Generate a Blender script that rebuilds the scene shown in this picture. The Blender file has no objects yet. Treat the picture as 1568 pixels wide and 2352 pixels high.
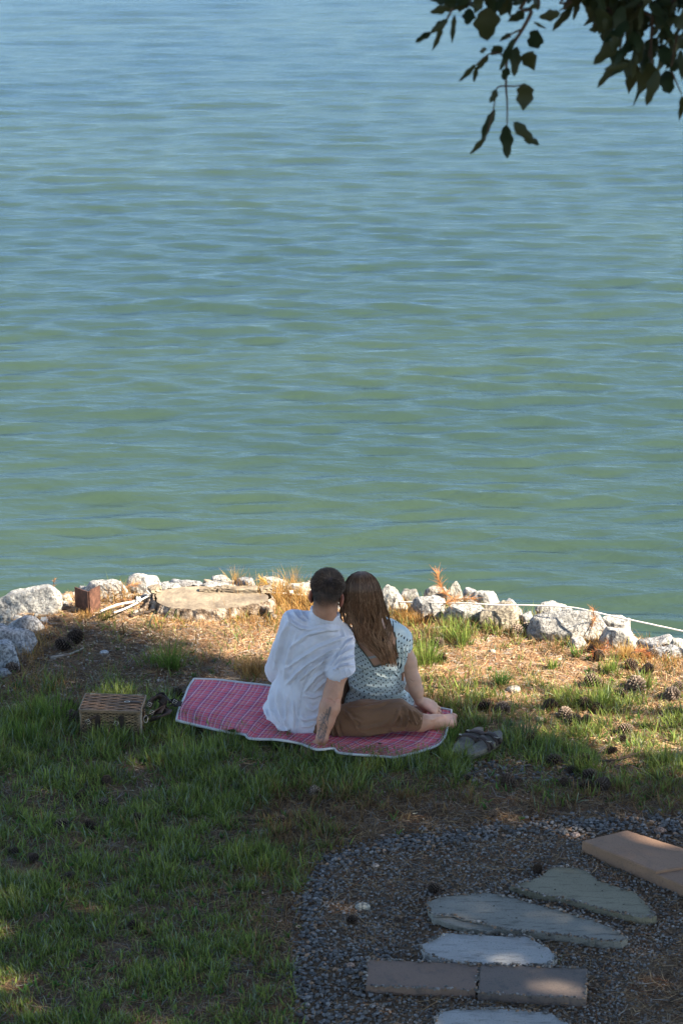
import bpy, bmesh, math, random
import numpy as np
from mathutils import Vector, Matrix, Euler
R = math.radians
rng = np.random.default_rng(7)
random.seed(7)
scn = bpy.context.scene
C = scn.collection

# ------------------------------------------------------------------ camera, sky, sun, exposure
PITCH = R(19.8); CAMZ = 4.75; FP = 5553.0           # FP: focal length in 2352nds of the picture height (85 mm)
cam = bpy.data.cameras.new('camera'); co = bpy.data.objects.new('camera', cam); C.objects.link(co)
co.location = (0, 0, CAMZ); co.rotation_euler = (R(90) - PITCH, 0, 0)
cam.sensor_fit = 'VERTICAL'; cam.sensor_height = 36.0; cam.lens = 85.0
cam.clip_start = 0.1; cam.clip_end = 6000
cam.dof.use_dof = True; cam.dof.focus_distance = 11.0; cam.dof.aperture_fstop = 7.1
scn.camera = co
SUN = Vector((0.75, -0.26, 0.61)).normalized()
w = bpy.data.worlds.new('World'); scn.world = w; w.use_nodes = True
wn = w.node_tree; wn.nodes.clear()
sky = wn.nodes.new('ShaderNodeTexSky'); sky.sky_type = 'NISHITA'; sky.sun_disc = False
sky.sun_elevation = math.asin(SUN.z); sky.sun_rotation = math.atan2(SUN.x, SUN.y)
sky.air_density = 0.85; sky.dust_density = 0.25; sky.ozone_density = 0.9
bg = wn.nodes.new('ShaderNodeBackground'); bg.inputs[1].default_value = 0.086
wo = wn.nodes.new('ShaderNodeOutputWorld')
wn.links.new(sky.outputs[0], bg.inputs[0]); wn.links.new(bg.outputs[0], wo.inputs[0])
sl = bpy.data.lights.new('sun', 'SUN'); sl.energy = 5.0; sl.angle = R(0.53); sl.color = (1.0, 0.88, 0.71)
so = bpy.data.objects.new('sun', sl); C.objects.link(so); so.location = (9, -3, 12)
so.rotation_euler = SUN.to_track_quat('Z', 'Y').to_euler()
scn.view_settings.view_transform = 'Standard'; scn.view_settings.look = 'None'
scn.view_settings.exposure = 2.0; scn.view_settings.gamma = 1.0; scn.view_settings.use_curve_mapping = False

# ------------------------------------------------------------------ view maths: measured picture points to places in the world
CF = np.array([0, math.cos(PITCH), -math.sin(PITCH)]); CU = np.array([0, math.sin(PITCH), math.cos(PITCH)])
def ray(u, v):
    return CF + np.array([1.0, 0, 0]) * ((u - 784) / FP) + CU * ((1176 - v) / FP)
def G(u, v, z=0.0):
    d = ray(u, v); t = (z - CAMZ) / d[2]
    return np.array([d[0]*t, d[1]*t, z])
def PY(u, v, Y):
    d = ray(u, v); t = Y / d[1]
    return np.array([d[0]*t, Y, CAMZ + d[2]*t])
def UV(P):
    P = np.asarray(P, float); q = P - np.array([0, 0, CAMZ])
    dp = q @ CF
    return 784 + FP*q[..., 0]/dp, 1176 - FP*(q @ CU)/dp
def inpoly(u, v, poly):
    u = np.asarray(u); v = np.asarray(v); ins = np.zeros(u.shape, bool); n = len(poly)
    for i in range(n):
        x1, y1 = poly[i]; x2, y2 = poly[(i+1) % n]
        if y1 == y2: continue
        c = ((y1 > v) != (y2 > v)) & (u < (x2-x1)*(v-y1)/(y2-y1) + x1)
        ins ^= c
    return ins
def dpoly(u, v, pts):
    """distance to an open polyline and the position along it (0..1)"""
    best = np.full(np.shape(u), 1e9); tt = np.zeros(np.shape(u)); n = len(pts)-1
    for i in range(n):
        ax, ay = pts[i]; bx, by = pts[i+1]; L = (bx-ax)**2 + (by-ay)**2 + 1e-12
        t = np.clip(((u-ax)*(bx-ax) + (v-ay)*(by-ay))/L, 0, 1)
        d = np.hypot(u-ax-t*(bx-ax), v-ay-t*(by-ay))
        m = d < best; best = np.where(m, d, best); tt = np.where(m, (i+t)/n, tt)
    return best, tt

# ------------------------------------------------------------------ numpy noise
def _h(i, j, k, s):
    n = (i*374761393 + j*668265263 + k*1274126177 + s*974634777) & 0xffffffff
    n = ((n ^ (n >> 13)) * 1274126177) & 0xffffffff
    n = (n ^ (n >> 16)) & 0xffffffff
    return n.astype(np.float64)/4294967295.0
def vnoise(P, s=0):
    P = np.asarray(P, float)
    if P.shape[-1] == 2: P = np.concatenate([P, np.zeros(P.shape[:-1]+(1,))], -1)
    f = np.floor(P); i = f.astype(np.int64); t = P-f; t = t*t*(3-2*t); r = 0
    for a in (0, 1):
        for b in (0, 1):
            for c in (0, 1):
                wgt = (t[..., 0] if a else 1-t[..., 0])*(t[..., 1] if b else 1-t[..., 1])*(t[..., 2] if c else 1-t[..., 2])
                r = r + wgt*_h(i[..., 0]+a, i[..., 1]+b, i[..., 2]+c, s)
    return r
def fbm(P, s=0, o=4):
    P = np.asarray(P, float); r = 0; a = .5; tot = 0
    for k in range(o):
        r = r + a*vnoise(P*(2**k)+k*17.3, s+k); tot += a; a *= .5
    return r/tot
def sstep(a, b, x):
    t = np.clip((np.asarray(x, float)-a)/(b-a), 0, 1); return t*t*(3-2*t)

# ------------------------------------------------------------------ object helpers
def tag(o, label=None, cat=None, group=None, kind=None):
    if label: o['label'] = label
    if cat: o['category'] = cat
    if group: o['group'] = group
    if kind: o['kind'] = kind
    return o
def empty(name, loc=(0, 0, 0), rot=(0, 0, 0)):
    o = bpy.data.objects.new(name, None); C.objects.link(o); o.location = loc; o.rotation_euler = rot
    o.empty_display_size = .05; return o
def mesh(name, V, F, smooth=True, col=None, uv=None):
    V = np.ascontiguousarray(V, dtype=np.float32)
    me = bpy.data.meshes.new(name)
    if isinstance(F, np.ndarray):
        n, k = F.shape; me.vertices.add(len(V)); me.vertices.foreach_set('co', V.ravel())
        me.loops.add(n*k); me.loops.foreach_set('vertex_index', F.astype(np.int32).ravel())
        me.polygons.add(n); me.polygons.foreach_set('loop_start', np.arange(0, n*k, k, dtype=np.int32))
        me.polygons.foreach_set('loop_total', np.full(n, k, np.int32))
        me.update(calc_edges=True)
    else:
        me.from_pydata([tuple(map(float, v)) for v in V], [], [tuple(map(int, f)) for f in F]); me.update()
    me.polygons.foreach_set('use_smooth', np.full(len(me.polygons), bool(smooth)))
    if col is not None:
        ca = me.color_attributes.new('tint', 'FLOAT_COLOR', 'POINT')
        c4 = np.ones((len(V), 4), np.float32); c4[:, :3] = col; ca.data.foreach_set('color', c4.ravel())
    if uv is not None:
        ul = me.uv_layers.new(name='uv'); li = np.empty(len(me.loops), np.int32); me.loops.foreach_get('vertex_index', li)
        ul.data.foreach_set('uv', np.ascontiguousarray(np.asarray(uv, np.float32)[li]).ravel())
    return me
def obj(name, me, mat=None, parent=None, loc=None):
    if mat is not None:
        me.materials.clear(); me.materials.append(mat)
    o = bpy.data.objects.new(name, me); C.objects.link(o)
    if parent is not None: o.parent = parent
    if loc is not None: o.location = loc
    return o
class MB:
    """collects pieces, builds one mesh"""
    def __init__(s): s.V = []; s.F = []; s.n = 0; s.c = []
    def add(s, V, F, col=None):
        V = np.asarray(V, float); s.V.append(V); s.F += [tuple(int(i)+s.n for i in f) for f in F]; s.n += len(V)
        s.c.append(np.tile(np.asarray(col if col is not None else (1, 1, 1), float), (len(V), 1)) if np.ndim(col) < 2 else col)
        return s
    def box(s, c, d, rot=None, col=None):
        V = np.array([[x, y, z] for x in (-.5, .5) for y in (-.5, .5) for z in (-.5, .5)])*np.asarray(d)
        if rot is not None: V = V @ np.array(Euler(rot).to_matrix()).T
        return s.add(V+np.asarray(c), [(0, 1, 3, 2), (4, 6, 7, 5), (0, 4, 5, 1), (2, 3, 7, 6), (0, 2, 6, 4), (1, 5, 7, 3)], col)
    def tube(s, P, r, n=6, cap=True, col=None):
        P = np.asarray(P, float); m = len(P); r = np.broadcast_to(np.asarray(r, float), (m,))
        T = np.gradient(P, axis=0); T /= np.linalg.norm(T, axis=1)[:, None]+1e-9
        up = np.array([0, 0, 1.]) if abs(T[0, 2]) < .9 else np.array([1., 0, 0])
        V = []; a = np.cross(T[0], up); a /= np.linalg.norm(a)
        for i in range(m):
            a = a-T[i]*(a @ T[i]); a /= np.linalg.norm(a)+1e-9; b = np.cross(T[i], a)
            for k in range(n):
                th = 2*math.pi*k/n; V.append(P[i]+r[i]*(math.cos(th)*a+math.sin(th)*b))
        F = [(i*n+k, i*n+(k+1) % n, (i+1)*n+(k+1) % n, (i+1)*n+k) for i in range(m-1) for k in range(n)]
        if cap: F += [tuple(range(n))[::-1], tuple(range((m-1)*n, m*n))]
        return s.add(V, F, col)
    def ribbon(s, P, W, t=.003, col=None):
        """band with centre line P, half-width vectors W, thickness t"""
        P = np.asarray(P, float); W = np.broadcast_to(np.asarray(W, float), P.shape)
        T = np.gradient(P, axis=0); N = np.cross(T, W); N /= np.linalg.norm(N, axis=1)[:, None]+1e-9
        V = np.concatenate([P-W+N*t/2, P+W+N*t/2, P+W-N*t/2, P-W-N*t/2]); m = len(P)
        F = []
        for i in range(m-1):
            for a, b in ((0, 1), (1, 2), (2, 3), (3, 0)):
                F.append((a*m+i, b*m+i, b*m+i+1, a*m+i+1))
        F += [(0, m, 2*m, 3*m), (m-1, 4*m-1, 3*m-1, 2*m-1)]
        return s.add(V, F, col)
    def build(s, name, mat, parent=None, smooth=True, col=False):
        me = mesh(name, np.concatenate(s.V), s.F, smooth, np.concatenate(s.c) if col else None)
        return obj(name, me, mat, parent)
def spline(P, n):
    """Catmull-Rom through the points, n samples"""
    P = np.asarray(P, float); Q = np.concatenate([[2*P[0]-P[1]], P, [2*P[-1]-P[-2]]]); t = np.linspace(0, len(P)-1, n)
    i = np.minimum(t.astype(int), len(P)-2); f = (t-i)[:, None]; a, b, c, d = Q[i], Q[i+1], Q[i+2], Q[i+3]
    return .5*((2*b)+(-a+c)*f+(2*a-5*b+4*c-d)*f*f+(-a+3*b-3*c+d)*f**3)

# ------------------------------------------------------------------ materials
class NT:
    def __init__(s, name):
        s.m = bpy.data.materials.new(name); s.m.use_nodes = True; s.t = s.m.node_tree; s.t.nodes.clear()
        s.o = s.n('ShaderNodeOutputMaterial'); s.b = s.n('ShaderNodeBsdfPrincipled'); s.L(s.b.outputs[0], s.o.inputs[0])
    def n(s, t): return s.t.nodes.new(t)
    def L(s, a, b): s.t.links.new(a, b)
    def put(s, sock, v):
        if hasattr(v, 'default_value') or isinstance(v, bpy.types.NodeSocket): s.L(v, sock)
        elif isinstance(v, (tuple, list)) and len(v) == 3 and sock.type == 'RGBA': sock.default_value = (*v, 1)
        else: sock.default_value = v
    def coord(s, k='Object', scale=None):
        o = s.n('ShaderNodeTexCoord').outputs[k]
        if scale is not None:
            mp = s.n('ShaderNodeMapping'); s.L(o, mp.inputs[0]); mp.inputs['Scale'].default_value = scale; o = mp.outputs[0]
        return o
    def noise(s, sc, d=4, r=.55, c=None, dist=0):
        x = s.n('ShaderNodeTexNoise'); x.inputs['Scale'].default_value = sc; x.inputs['Detail'].default_value = d
        x.inputs['Roughness'].default_value = r; x.inputs['Distortion'].default_value = dist
        s.L(c if c is not None else s.coord(), x.inputs['Vector']); return x.outputs[0]
    def vor(s, sc, c=None, f='F1', out=0):
        x = s.n('ShaderNodeTexVoronoi'); x.feature = f; x.inputs['Scale'].default_value = sc
        s.L(c if c is not None else s.coord(), x.inputs['Vector']); return x.outputs[out]
    def ramp(s, f, st):
        x = s.n('ShaderNodeValToRGB'); s.L(f, x.inputs[0]); e = x.color_ramp.elements
        while len(e) < len(st): e.new(.5)
        for q, (p, c) in zip(e, st):
            q.position = p; q.color = (c, c, c, 1) if not isinstance(c, tuple) else (*c, 1)
        return x.outputs[0]
    def mix(s, f, a, b, t='MIX'):
        x = s.n('ShaderNodeMix'); x.data_type = 'RGBA'; x.blend_type = t
        s.put(x.inputs[0], f); s.put(x.inputs[6], a); s.put(x.inputs[7], b); return x.outputs[2]
    def math(s, op, a, b=0, c=0):
        x = s.n('ShaderNodeMath'); x.operation = op; s.put(x.inputs[0], a); s.put(x.inputs[1], b); s.put(x.inputs[2], c); return x.outputs[0]
    def attr(s, nm='tint'):
        x = s.n('ShaderNodeAttribute'); x.attribute_name = nm; return x.outputs[0]
    def bump(s, h, st=.5, dist=.01, prev=None):
        x = s.n('ShaderNodeBump'); x.inputs['Strength'].default_value = st; x.inputs['Distance'].default_value = dist
        s.L(h, x.inputs['Height'])
        if prev is not None: s.L(prev, x.inputs['Normal'])
        return x.outputs[0]
    def fin(s, col=None, rough=.7, spec=.5, metal=0, nrm=None, ior=None, sss=None, trans=None):
        b = s.b
        if col is not None: s.put(b.inputs['Base Color'], col)
        s.put(b.inputs['Roughness'], rough); s.put(b.inputs['Specular IOR Level'], spec); s.put(b.inputs['Metallic'], metal)
        if nrm is not None: s.L(nrm, b.inputs['Normal'])
        if ior: b.inputs['IOR'].default_value = ior
        if sss: b.inputs['Subsurface Weight'].default_value = sss[0]; b.inputs['Subsurface Radius'].default_value = sss[1]; b.inputs['Subsurface Scale'].default_value = sss[2]
        if trans:
            tr = s.n('ShaderNodeBsdfTranslucent'); s.put(tr.inputs[0], trans[1]); mx = s.n('ShaderNodeMixShader'); mx.inputs[0].default_value = trans[0]
            s.L(b.outputs[0], mx.inputs[1]); s.L(tr.outputs[0], mx.inputs[2]); s.L(mx.outputs[0], s.o.inputs[0])
        return s.m
M = {}
def simple(name, col, rough=.7, spec=.4, metal=0, var=.15, sc=30, bump=.2):
    n = NT(name); f = n.noise(sc)
    a = tuple(c*(1-var) for c in col); b = tuple(min(1, c*(1+var)) for c in col)
    M[name] = n.fin(n.ramp(f, [(.3, a), (.7, b)]), rough, spec, metal, n.bump(n.noise(sc*4), bump, .002)); return M[name]
def tinted(name, rough=.7, spec=.3, trans=None, sc=60, var=.12):
    n = NT(name); f = n.ramp(n.noise(sc), [(.3, 1-var), (.7, 1+var)])
    c = n.mix(1.0, n.attr(), f, 'MULTIPLY')
    M[name] = n.fin(c, rough, spec, trans=(trans, c) if trans else None); return M[name]
tinted('blade', .7, .12, .3); tinted('litter', .8, .2); tinted('gravel', .85, .25, sc=200, var=.25); tinted('hair', .42, .3, sc=5, var=.05); tinted('cone', .8, .25)
tinted('tree_leaf', .5, .4, .25); tinted('branch_leaf', .55, .25, .06)
n = NT('soil')
f1 = n.noise(5, 6); f2 = n.noise(60, 4); f3 = n.noise(260, 3)
c = n.ramp(f1, [(.3, (.075, .048, .03)), (.5, (.12, .08, .05)), (.7, (.17, .115, .072))])
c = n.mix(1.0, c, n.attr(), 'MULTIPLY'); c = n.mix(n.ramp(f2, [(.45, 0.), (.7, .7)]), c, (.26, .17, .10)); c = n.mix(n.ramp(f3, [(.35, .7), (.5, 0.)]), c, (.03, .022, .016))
M['soil'] = n.fin(c, .95, .15, nrm=n.bump(f3, .6, .01, n.bump(f2, .6, .02)))
n = NT('granite')
oc = n.coord()
f1 = n.noise(9, 6, .6, oc); f2 = n.noise(75, 3, .7, oc); f3 = n.vor(120, oc)
c = n.ramp(f1, [(.3, (.27, .27, .265)), (.5, (.44, .43, .41)), (.68, (.58, .56, .52))])
c = n.mix(n.ramp(f2, [(.40, .75), (.52, 0.)]), c, (.10, .10, .105)); c = n.mix(n.ramp(f2, [(.56, 0.), (.68, .7)]), c, (.66, .65, .61))
c = n.mix(n.ramp(n.noise(4, 5, .6, oc), [(.58, 0.), (.72, .55)]), c, (.34, .28, .16))
c = n.mix(1.0, c, n.attr(), 'MULTIPLY')
M['granite'] = n.fin(c, .9, .25, nrm=n.bump(n.noise(30, 8, .65, oc), .9, .03, n.bump(f2, .4, .006)))
def stone(name, a, b, d, streak=(6, 30, 30)):
    n = NT(name); oc = n.coord('Object'); sc = n.coord('Object', streak)
    c = n.ramp(n.noise(3, 6, .6, oc), [(.3, a), (.7, b)])
    c = n.mix(n.ramp(n.noise(1.2, 7, .7, sc), [(.36, .7), (.47, 0.)]), c, d)
    c = n.mix(n.ramp(n.noise(140, 2, .5, oc), [(.3, .5), (.42, 0.)]), c, tuple(x*.5 for x in d))
    M[name] = n.fin(c, .85, .3, nrm=n.bump(n.noise(1.2, 7, .7, sc), .5, .01, n.bump(n.noise(120, 4, .6, oc), .3, .003)))
stone('slate_pale', (.28, .27, .25), (.38, .37, .345), (.15, .145, .13))
stone('slate_green', (.175, .165, .135), (.24, .228, .188), (.06, .058, .05))
stone('slate_tan', (.18, .16, .105), (.24, .215, .145), (.09, .08, .055))
stone('paver_brown', (.17, .115, .085), (.22, .145, .105), (.10, .085, .075), (10, 10, 10))
stone('paver_grey', (.12, .10, .085), (.19, .14, .11), (.08, .075, .07), (10, 10, 10))
stone('paver_tan', (.20, .122, .078), (.27, .165, .105), (.2, .13, .09), (10, 10, 10))
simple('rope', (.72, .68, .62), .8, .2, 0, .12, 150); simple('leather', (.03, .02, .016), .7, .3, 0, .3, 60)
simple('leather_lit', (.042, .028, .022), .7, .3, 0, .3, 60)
simple('brass', (.55, .5, .42), .35, .5, .8, .1, 60); simple('sole_side', (.10, .085, .06), .8, .3, 0, .3, 90); simple('cork', (.19, .165, .135), .8, .3, 0, .2, 90)
simple('piping', (.52, .51, .49), .8, .2, 0, .08, 80); simple('backing', (.012, .012, .014), .6, .4, 0, .2)
simple('dark_inside', (.015, .011, .008), .9, .1)
simple('bark', (.10, .075, .055), .95, .1, 0, .45, 14, .9); simple('twig', (.06, .045, .035), .9, .2, 0, .3, 60, .5)
simple('deadwood', (.30, .25, .20), .9, .2, 0, .3, 60, .5)
n = NT('stump_bark'); f = n.noise(25, 6, .7)
M['stump_bark'] = n.fin(n.ramp(f, [(.35, (.05, .035, .025)), (.5, (.22, .165, .12)), (.65, (.5, .44, .36))]), .95, .1, nrm=n.bump(f, 1, .03))
n = NT('stump_wood'); oc = n.coord()
wv = n.n('ShaderNodeTexWave'); wv.wave_type = 'RINGS'; wv.rings_direction = 'Z'; wv.inputs['Scale'].default_value = 14; wv.inputs['Distortion'].default_value = 3; wv.inputs['Detail'].default_value = 3
mp_ = n.n('ShaderNodeMapping'); mp_.inputs['Location'].default_value = tuple(-PY(470, 1374, 11.70)); n.L(oc, mp_.inputs[0]); n.L(mp_.outputs[0], wv.inputs[0]); c = n.ramp(wv.outputs[0], [(0, (.27, .22, .155)), (1, (.31, .255, .18))])
c = n.mix(n.ramp(n.noise(9, 8, .7, oc), [(.38, 1.0), (.6, 0.)]), c, (.15, .12, .09))
M['stump_wood'] = n.fin(c, .9, .15, nrm=n.bump(n.noise(40, 5), .5, .008))
n = NT('rust'); f = n.noise(30, 6, .7)
M['rust'] = n.fin(n.ramp(f, [(.35, (.05, .025, .02)), (.5, (.075, .034, .022)), (.66, (.14, .065, .042))]), .85, .3, nrm=n.bump(f, .5, .005))
n = NT('wicker'); f = n.noise(90, 4, .7)
M['wicker'] = n.fin(n.mix(1.0, n.ramp(f, [(.3, (.6, .6, .6)), (.7, (1.25, 1.2, 1.15))]), n.attr(), 'MULTIPLY'), .55, .4)
n = NT('water')
oc = n.coord('Object', (.62, 1.9, 1.0)); b1 = n.noise(5.2, 5, .6, oc, .35)
oc2 = n.coord('Object', (.5, 1.6, 1.0)); b2 = n.noise(13, 3, .5, oc2, .4)
c = n.ramp(n.noise(.16, 3, .5, n.coord('Object', (1, 1.6, 1))), [(.35, (.031, .056, .041)), (.65, (.040, .066, .041))])
nb = n.bump(b1, .36, .05, n.bump(b2, .22, .012)); dfs = n.n('ShaderNodeBsdfDiffuse'); n.L(c, dfs.inputs[0]); n.L(nb, dfs.inputs['Normal'])
gl = n.n('ShaderNodeBsdfGlossy'); gl.inputs[0].default_value = (.34, .48, .69, 1); gl.inputs['Roughness'].default_value = .15; n.L(nb, gl.inputs['Normal'])
fr = n.n('ShaderNodeFresnel'); fr.inputs[0].default_value = 1.333; n.L(nb, fr.inputs['Normal']); mx_ = n.n('ShaderNodeMixShader'); n.L(fr.outputs[0], mx_.inputs[0]); n.L(dfs.outputs[0], mx_.inputs[1]); n.L(gl.outputs[0], mx_.inputs[2]); n.L(mx_.outputs[0], n.o.inputs[0]); M['water'] = n.m
# cloth
def cloth(name, col, rough=.85, wv=900, var=.05, trans=.0, attr=False):
    n = NT(name); c = n.ramp(n.noise(12), [(.3, tuple(x*(1-var) for x in col)), (.7, tuple(min(.95, x*(1+var)) for x in col))])
    if attr: c = n.mix(1.0, c, n.attr(), 'MULTIPLY')
    M[name] = n.fin(c, rough, .2, nrm=n.bump(n.noise(wv, 2), .15, .001), trans=(trans, c) if trans else None)
    M[name].node_tree.nodes['Principled BSDF'].inputs['Sheen Weight'].default_value = .1
cloth('shirt', (.68, .665, .71), attr=True, trans=.12); cloth('trousers', (.175, .088, .045), .8, attr=True)
n = NT('skin'); f = n.noise(35, 4)
M['skin'] = n.fin(n.mix(1.0, n.attr(), n.ramp(f, [(.3, .9), (.7, 1.08)]), 'MULTIPLY'), .5, .4, nrm=n.bump(n.noise(400, 2), .1, .001), sss=(.12, (1, .35, .2), .01))
# polka dot cloth: staggered dots on the cloth's own uv (metres)
n = NT('polka_dots'); uvn = n.n('ShaderNodeUVMap'); uvn.uv_map = 'uv'; sp = n.n('ShaderNodeSeparateXYZ'); n.L(uvn.outputs[0], sp.inputs[0])
def dots(du, dv):
    a = n.math('SUBTRACT', n.math('FRACT', n.math('ADD', n.math('MULTIPLY', sp.outputs[0], 1/.0262), du)), .5)
    b = n.math('SUBTRACT', n.math('FRACT', n.math('ADD', n.math('MULTIPLY', sp.outputs[1], 1/.0262), dv)), .5)
    return n.math('LESS_THAN', n.math('ADD', n.math('MULTIPLY', a, a), n.math('MULTIPLY', b, b)), .0195)
dm = n.math('MAXIMUM', dots(0, 0), dots(.5, .5))
c = n.mix(dm, n.mix(n.noise(9), (.44, .50, .48), (.54, .60, .58)), (.02, .022, .03))
M['polka_dots'] = n.fin(c, .85, .2, nrm=n.bump(n.noise(700, 2), .15, .001), trans=(.06, c))
# tartan
n = NT('tartan'); uvn = n.n('ShaderNodeUVMap'); uvn.uv_map = 'uv'; sp = n.n('ShaderNodeSeparateXYZ'); n.L(uvn.outputs[0], sp.inputs[0])
c = n.mix(n.noise(6), (.60, .055, .085), (.72, .14, .18))
for ax in (0, 1):
    q = n.math('FRACT', n.math('MULTIPLY', sp.outputs[ax], 1/.078))
    def band(p, wd): return n.math('LESS_THAN', n.math('ABSOLUTE', n.math('SUBTRACT', q, p)), wd)
    for p, wd, a, cc in ((.30, .050, .50, (.05, .06, .17)), (.52, .032, .46, (.05, .06, .16)), (.80, .022, .4, (.06, .05, .12)), (.41, .022, .8, (.62, .60, .62)), (.66, .018, .6, (.66, .52, .30)), (.93, .018, .7, (.55, .55, .6))):
        c = n.mix(n.math('MULTIPLY', band(p, wd), a), c, cc)
M['tartan'] = n.fin(c, .85, .2, nrm=n.bump(n.noise(500, 2), .2, .001))

# ------------------------------------------------------------------ terrain
SH = [G(u, v) for u, v in [(-120, 1640), (-60, 1545), (10, 1450), (60, 1400), (150, 1366), (300, 1352), (500, 1350), (700, 1352), (900, 1378), (1100, 1402), (1350, 1445), (1568, 1492), (1700, 1535)]]
SX = np.array([-60, -14, -5, -2.6]+[p[0] for p in SH]+[2.6, 6, 20, 60]); SY = np.array([-14, 4, 8, 9.4]+[p[1] for p in SH]+[10.2, 9.4, 8, 2])
def gh(x, y):
    x = np.asarray(x, float); y = np.asarray(y, float)
    d = y-np.interp(x, SX, SY)
    b = (fbm(np.stack([x*1.1, y*1.1], -1), 3, 3)-.5)*.035 + (fbm(np.stack([x*9, y*9], -1), 5, 3)-.5)*.014
    return b - .85*sstep(-.06, 1.0, d) - 1.4*sstep(.9, 8, d) - .0*d
def gz(x, y): return float(gh(np.array([x]), np.array([y]))[0])
def axis(segs):
    out = []
    for a, b, st in segs: out += list(np.arange(a, b, st))
    return np.array(out+[segs[-1][1]])
def grid(xs, ys):
    X, Y = np.meshgrid(xs, ys); ny, nx = X.shape
    i = np.arange(ny*nx).reshape(ny, nx)
    F = np.stack([i[:-1, :-1], i[:-1, 1:], i[1:, 1:], i[1:, :-1]], -1).reshape(-1, 4)
    return X.ravel(), Y.ravel(), F
X, Y, F = grid(axis([(-60, -12, 8), (-12, -2.4, .6), (-2.4, 2.4, .02), (2.4, 12, .6), (12, 60, 8)]), axis([(-40, 0, 8), (0, 7, .7), (7, 13.4, .02), (13.4, 20, .6), (20, 60, 10)]))
_u, _v = UV(np.stack([X, np.maximum(Y, 3), 0*X], -1)); _s = (sstep(1720, 1600, _v)*sstep(350, 560, _u+(1500-_v)*1.2)*(np.abs(X) < 3))[:, None]  # sandy soil made paler over the sunlit strip, painting in some sunlight
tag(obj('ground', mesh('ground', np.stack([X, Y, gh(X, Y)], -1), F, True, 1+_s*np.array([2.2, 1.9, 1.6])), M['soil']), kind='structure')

# ------------------------------------------------------------------ water: real waves, crests running across the view
WZ = -.62
xs = axis([(-3000, -300, 900), (-300, -40, 40), (-40, -8, 4), (-8, -5.6, .4), (-5.6, 5.6, .036), (5.6, 8, .4), (8, 40, 4), (40, 300, 40), (300, 3000, 900)])
yl = [-60, -20, 0, 6, 9, 10.5, 11.2]
while yl[-1] < 46: yl.append(yl[-1]+.024*(yl[-1]/11)**1.55)
yl += [50, 60, 80, 120, 200, 400, 900, 2000, 4500]
X, Y, F = grid(xs, np.array(yl))
Z = np.zeros_like(X); core = (np.abs(X) < 7) & (Y > 11) & (Y < 48)
xc, yc = X[core], Y[core]; dy = .024*(yc/11)**1.55; zc = np.zeros_like(xc)
pn = np.stack([xc, yc*1.4], -1)
warp = (fbm(pn*.35, 31, 2)-.5)*1.6
m1 = .45+1.1*fbm(pn*.22, 21, 3)
for i in range(80):
    lam = .10*(.95/.10)**((i/79.0)**1.15)*rng.uniform(.93, 1.07); k = 2*math.pi/lam
    th = rng.normal(R(4), R(17)) ; ph = rng.uniform(0, 6.28)
    amp = .0046*lam**.95*(1.1 if lam < .32 else (.8 if lam < .5 else .40))*rng.uniform(.5, 1.3)
    att = sstep(2.0, 4.0, lam/dy)
    zc += amp*att*np.sin(k*(xc*math.sin(th)+yc*math.cos(th)+warp*.35*math.sin(i))+ph)*(m1 if i % 2 else 1.0)
Z[core] = zc*sstep(11, 11.3, yc)*sstep(48, 44, yc)
tag(obj('water', mesh('water', np.stack([X, Y, Z+WZ], -1), F), M['water']), kind='structure')

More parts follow.
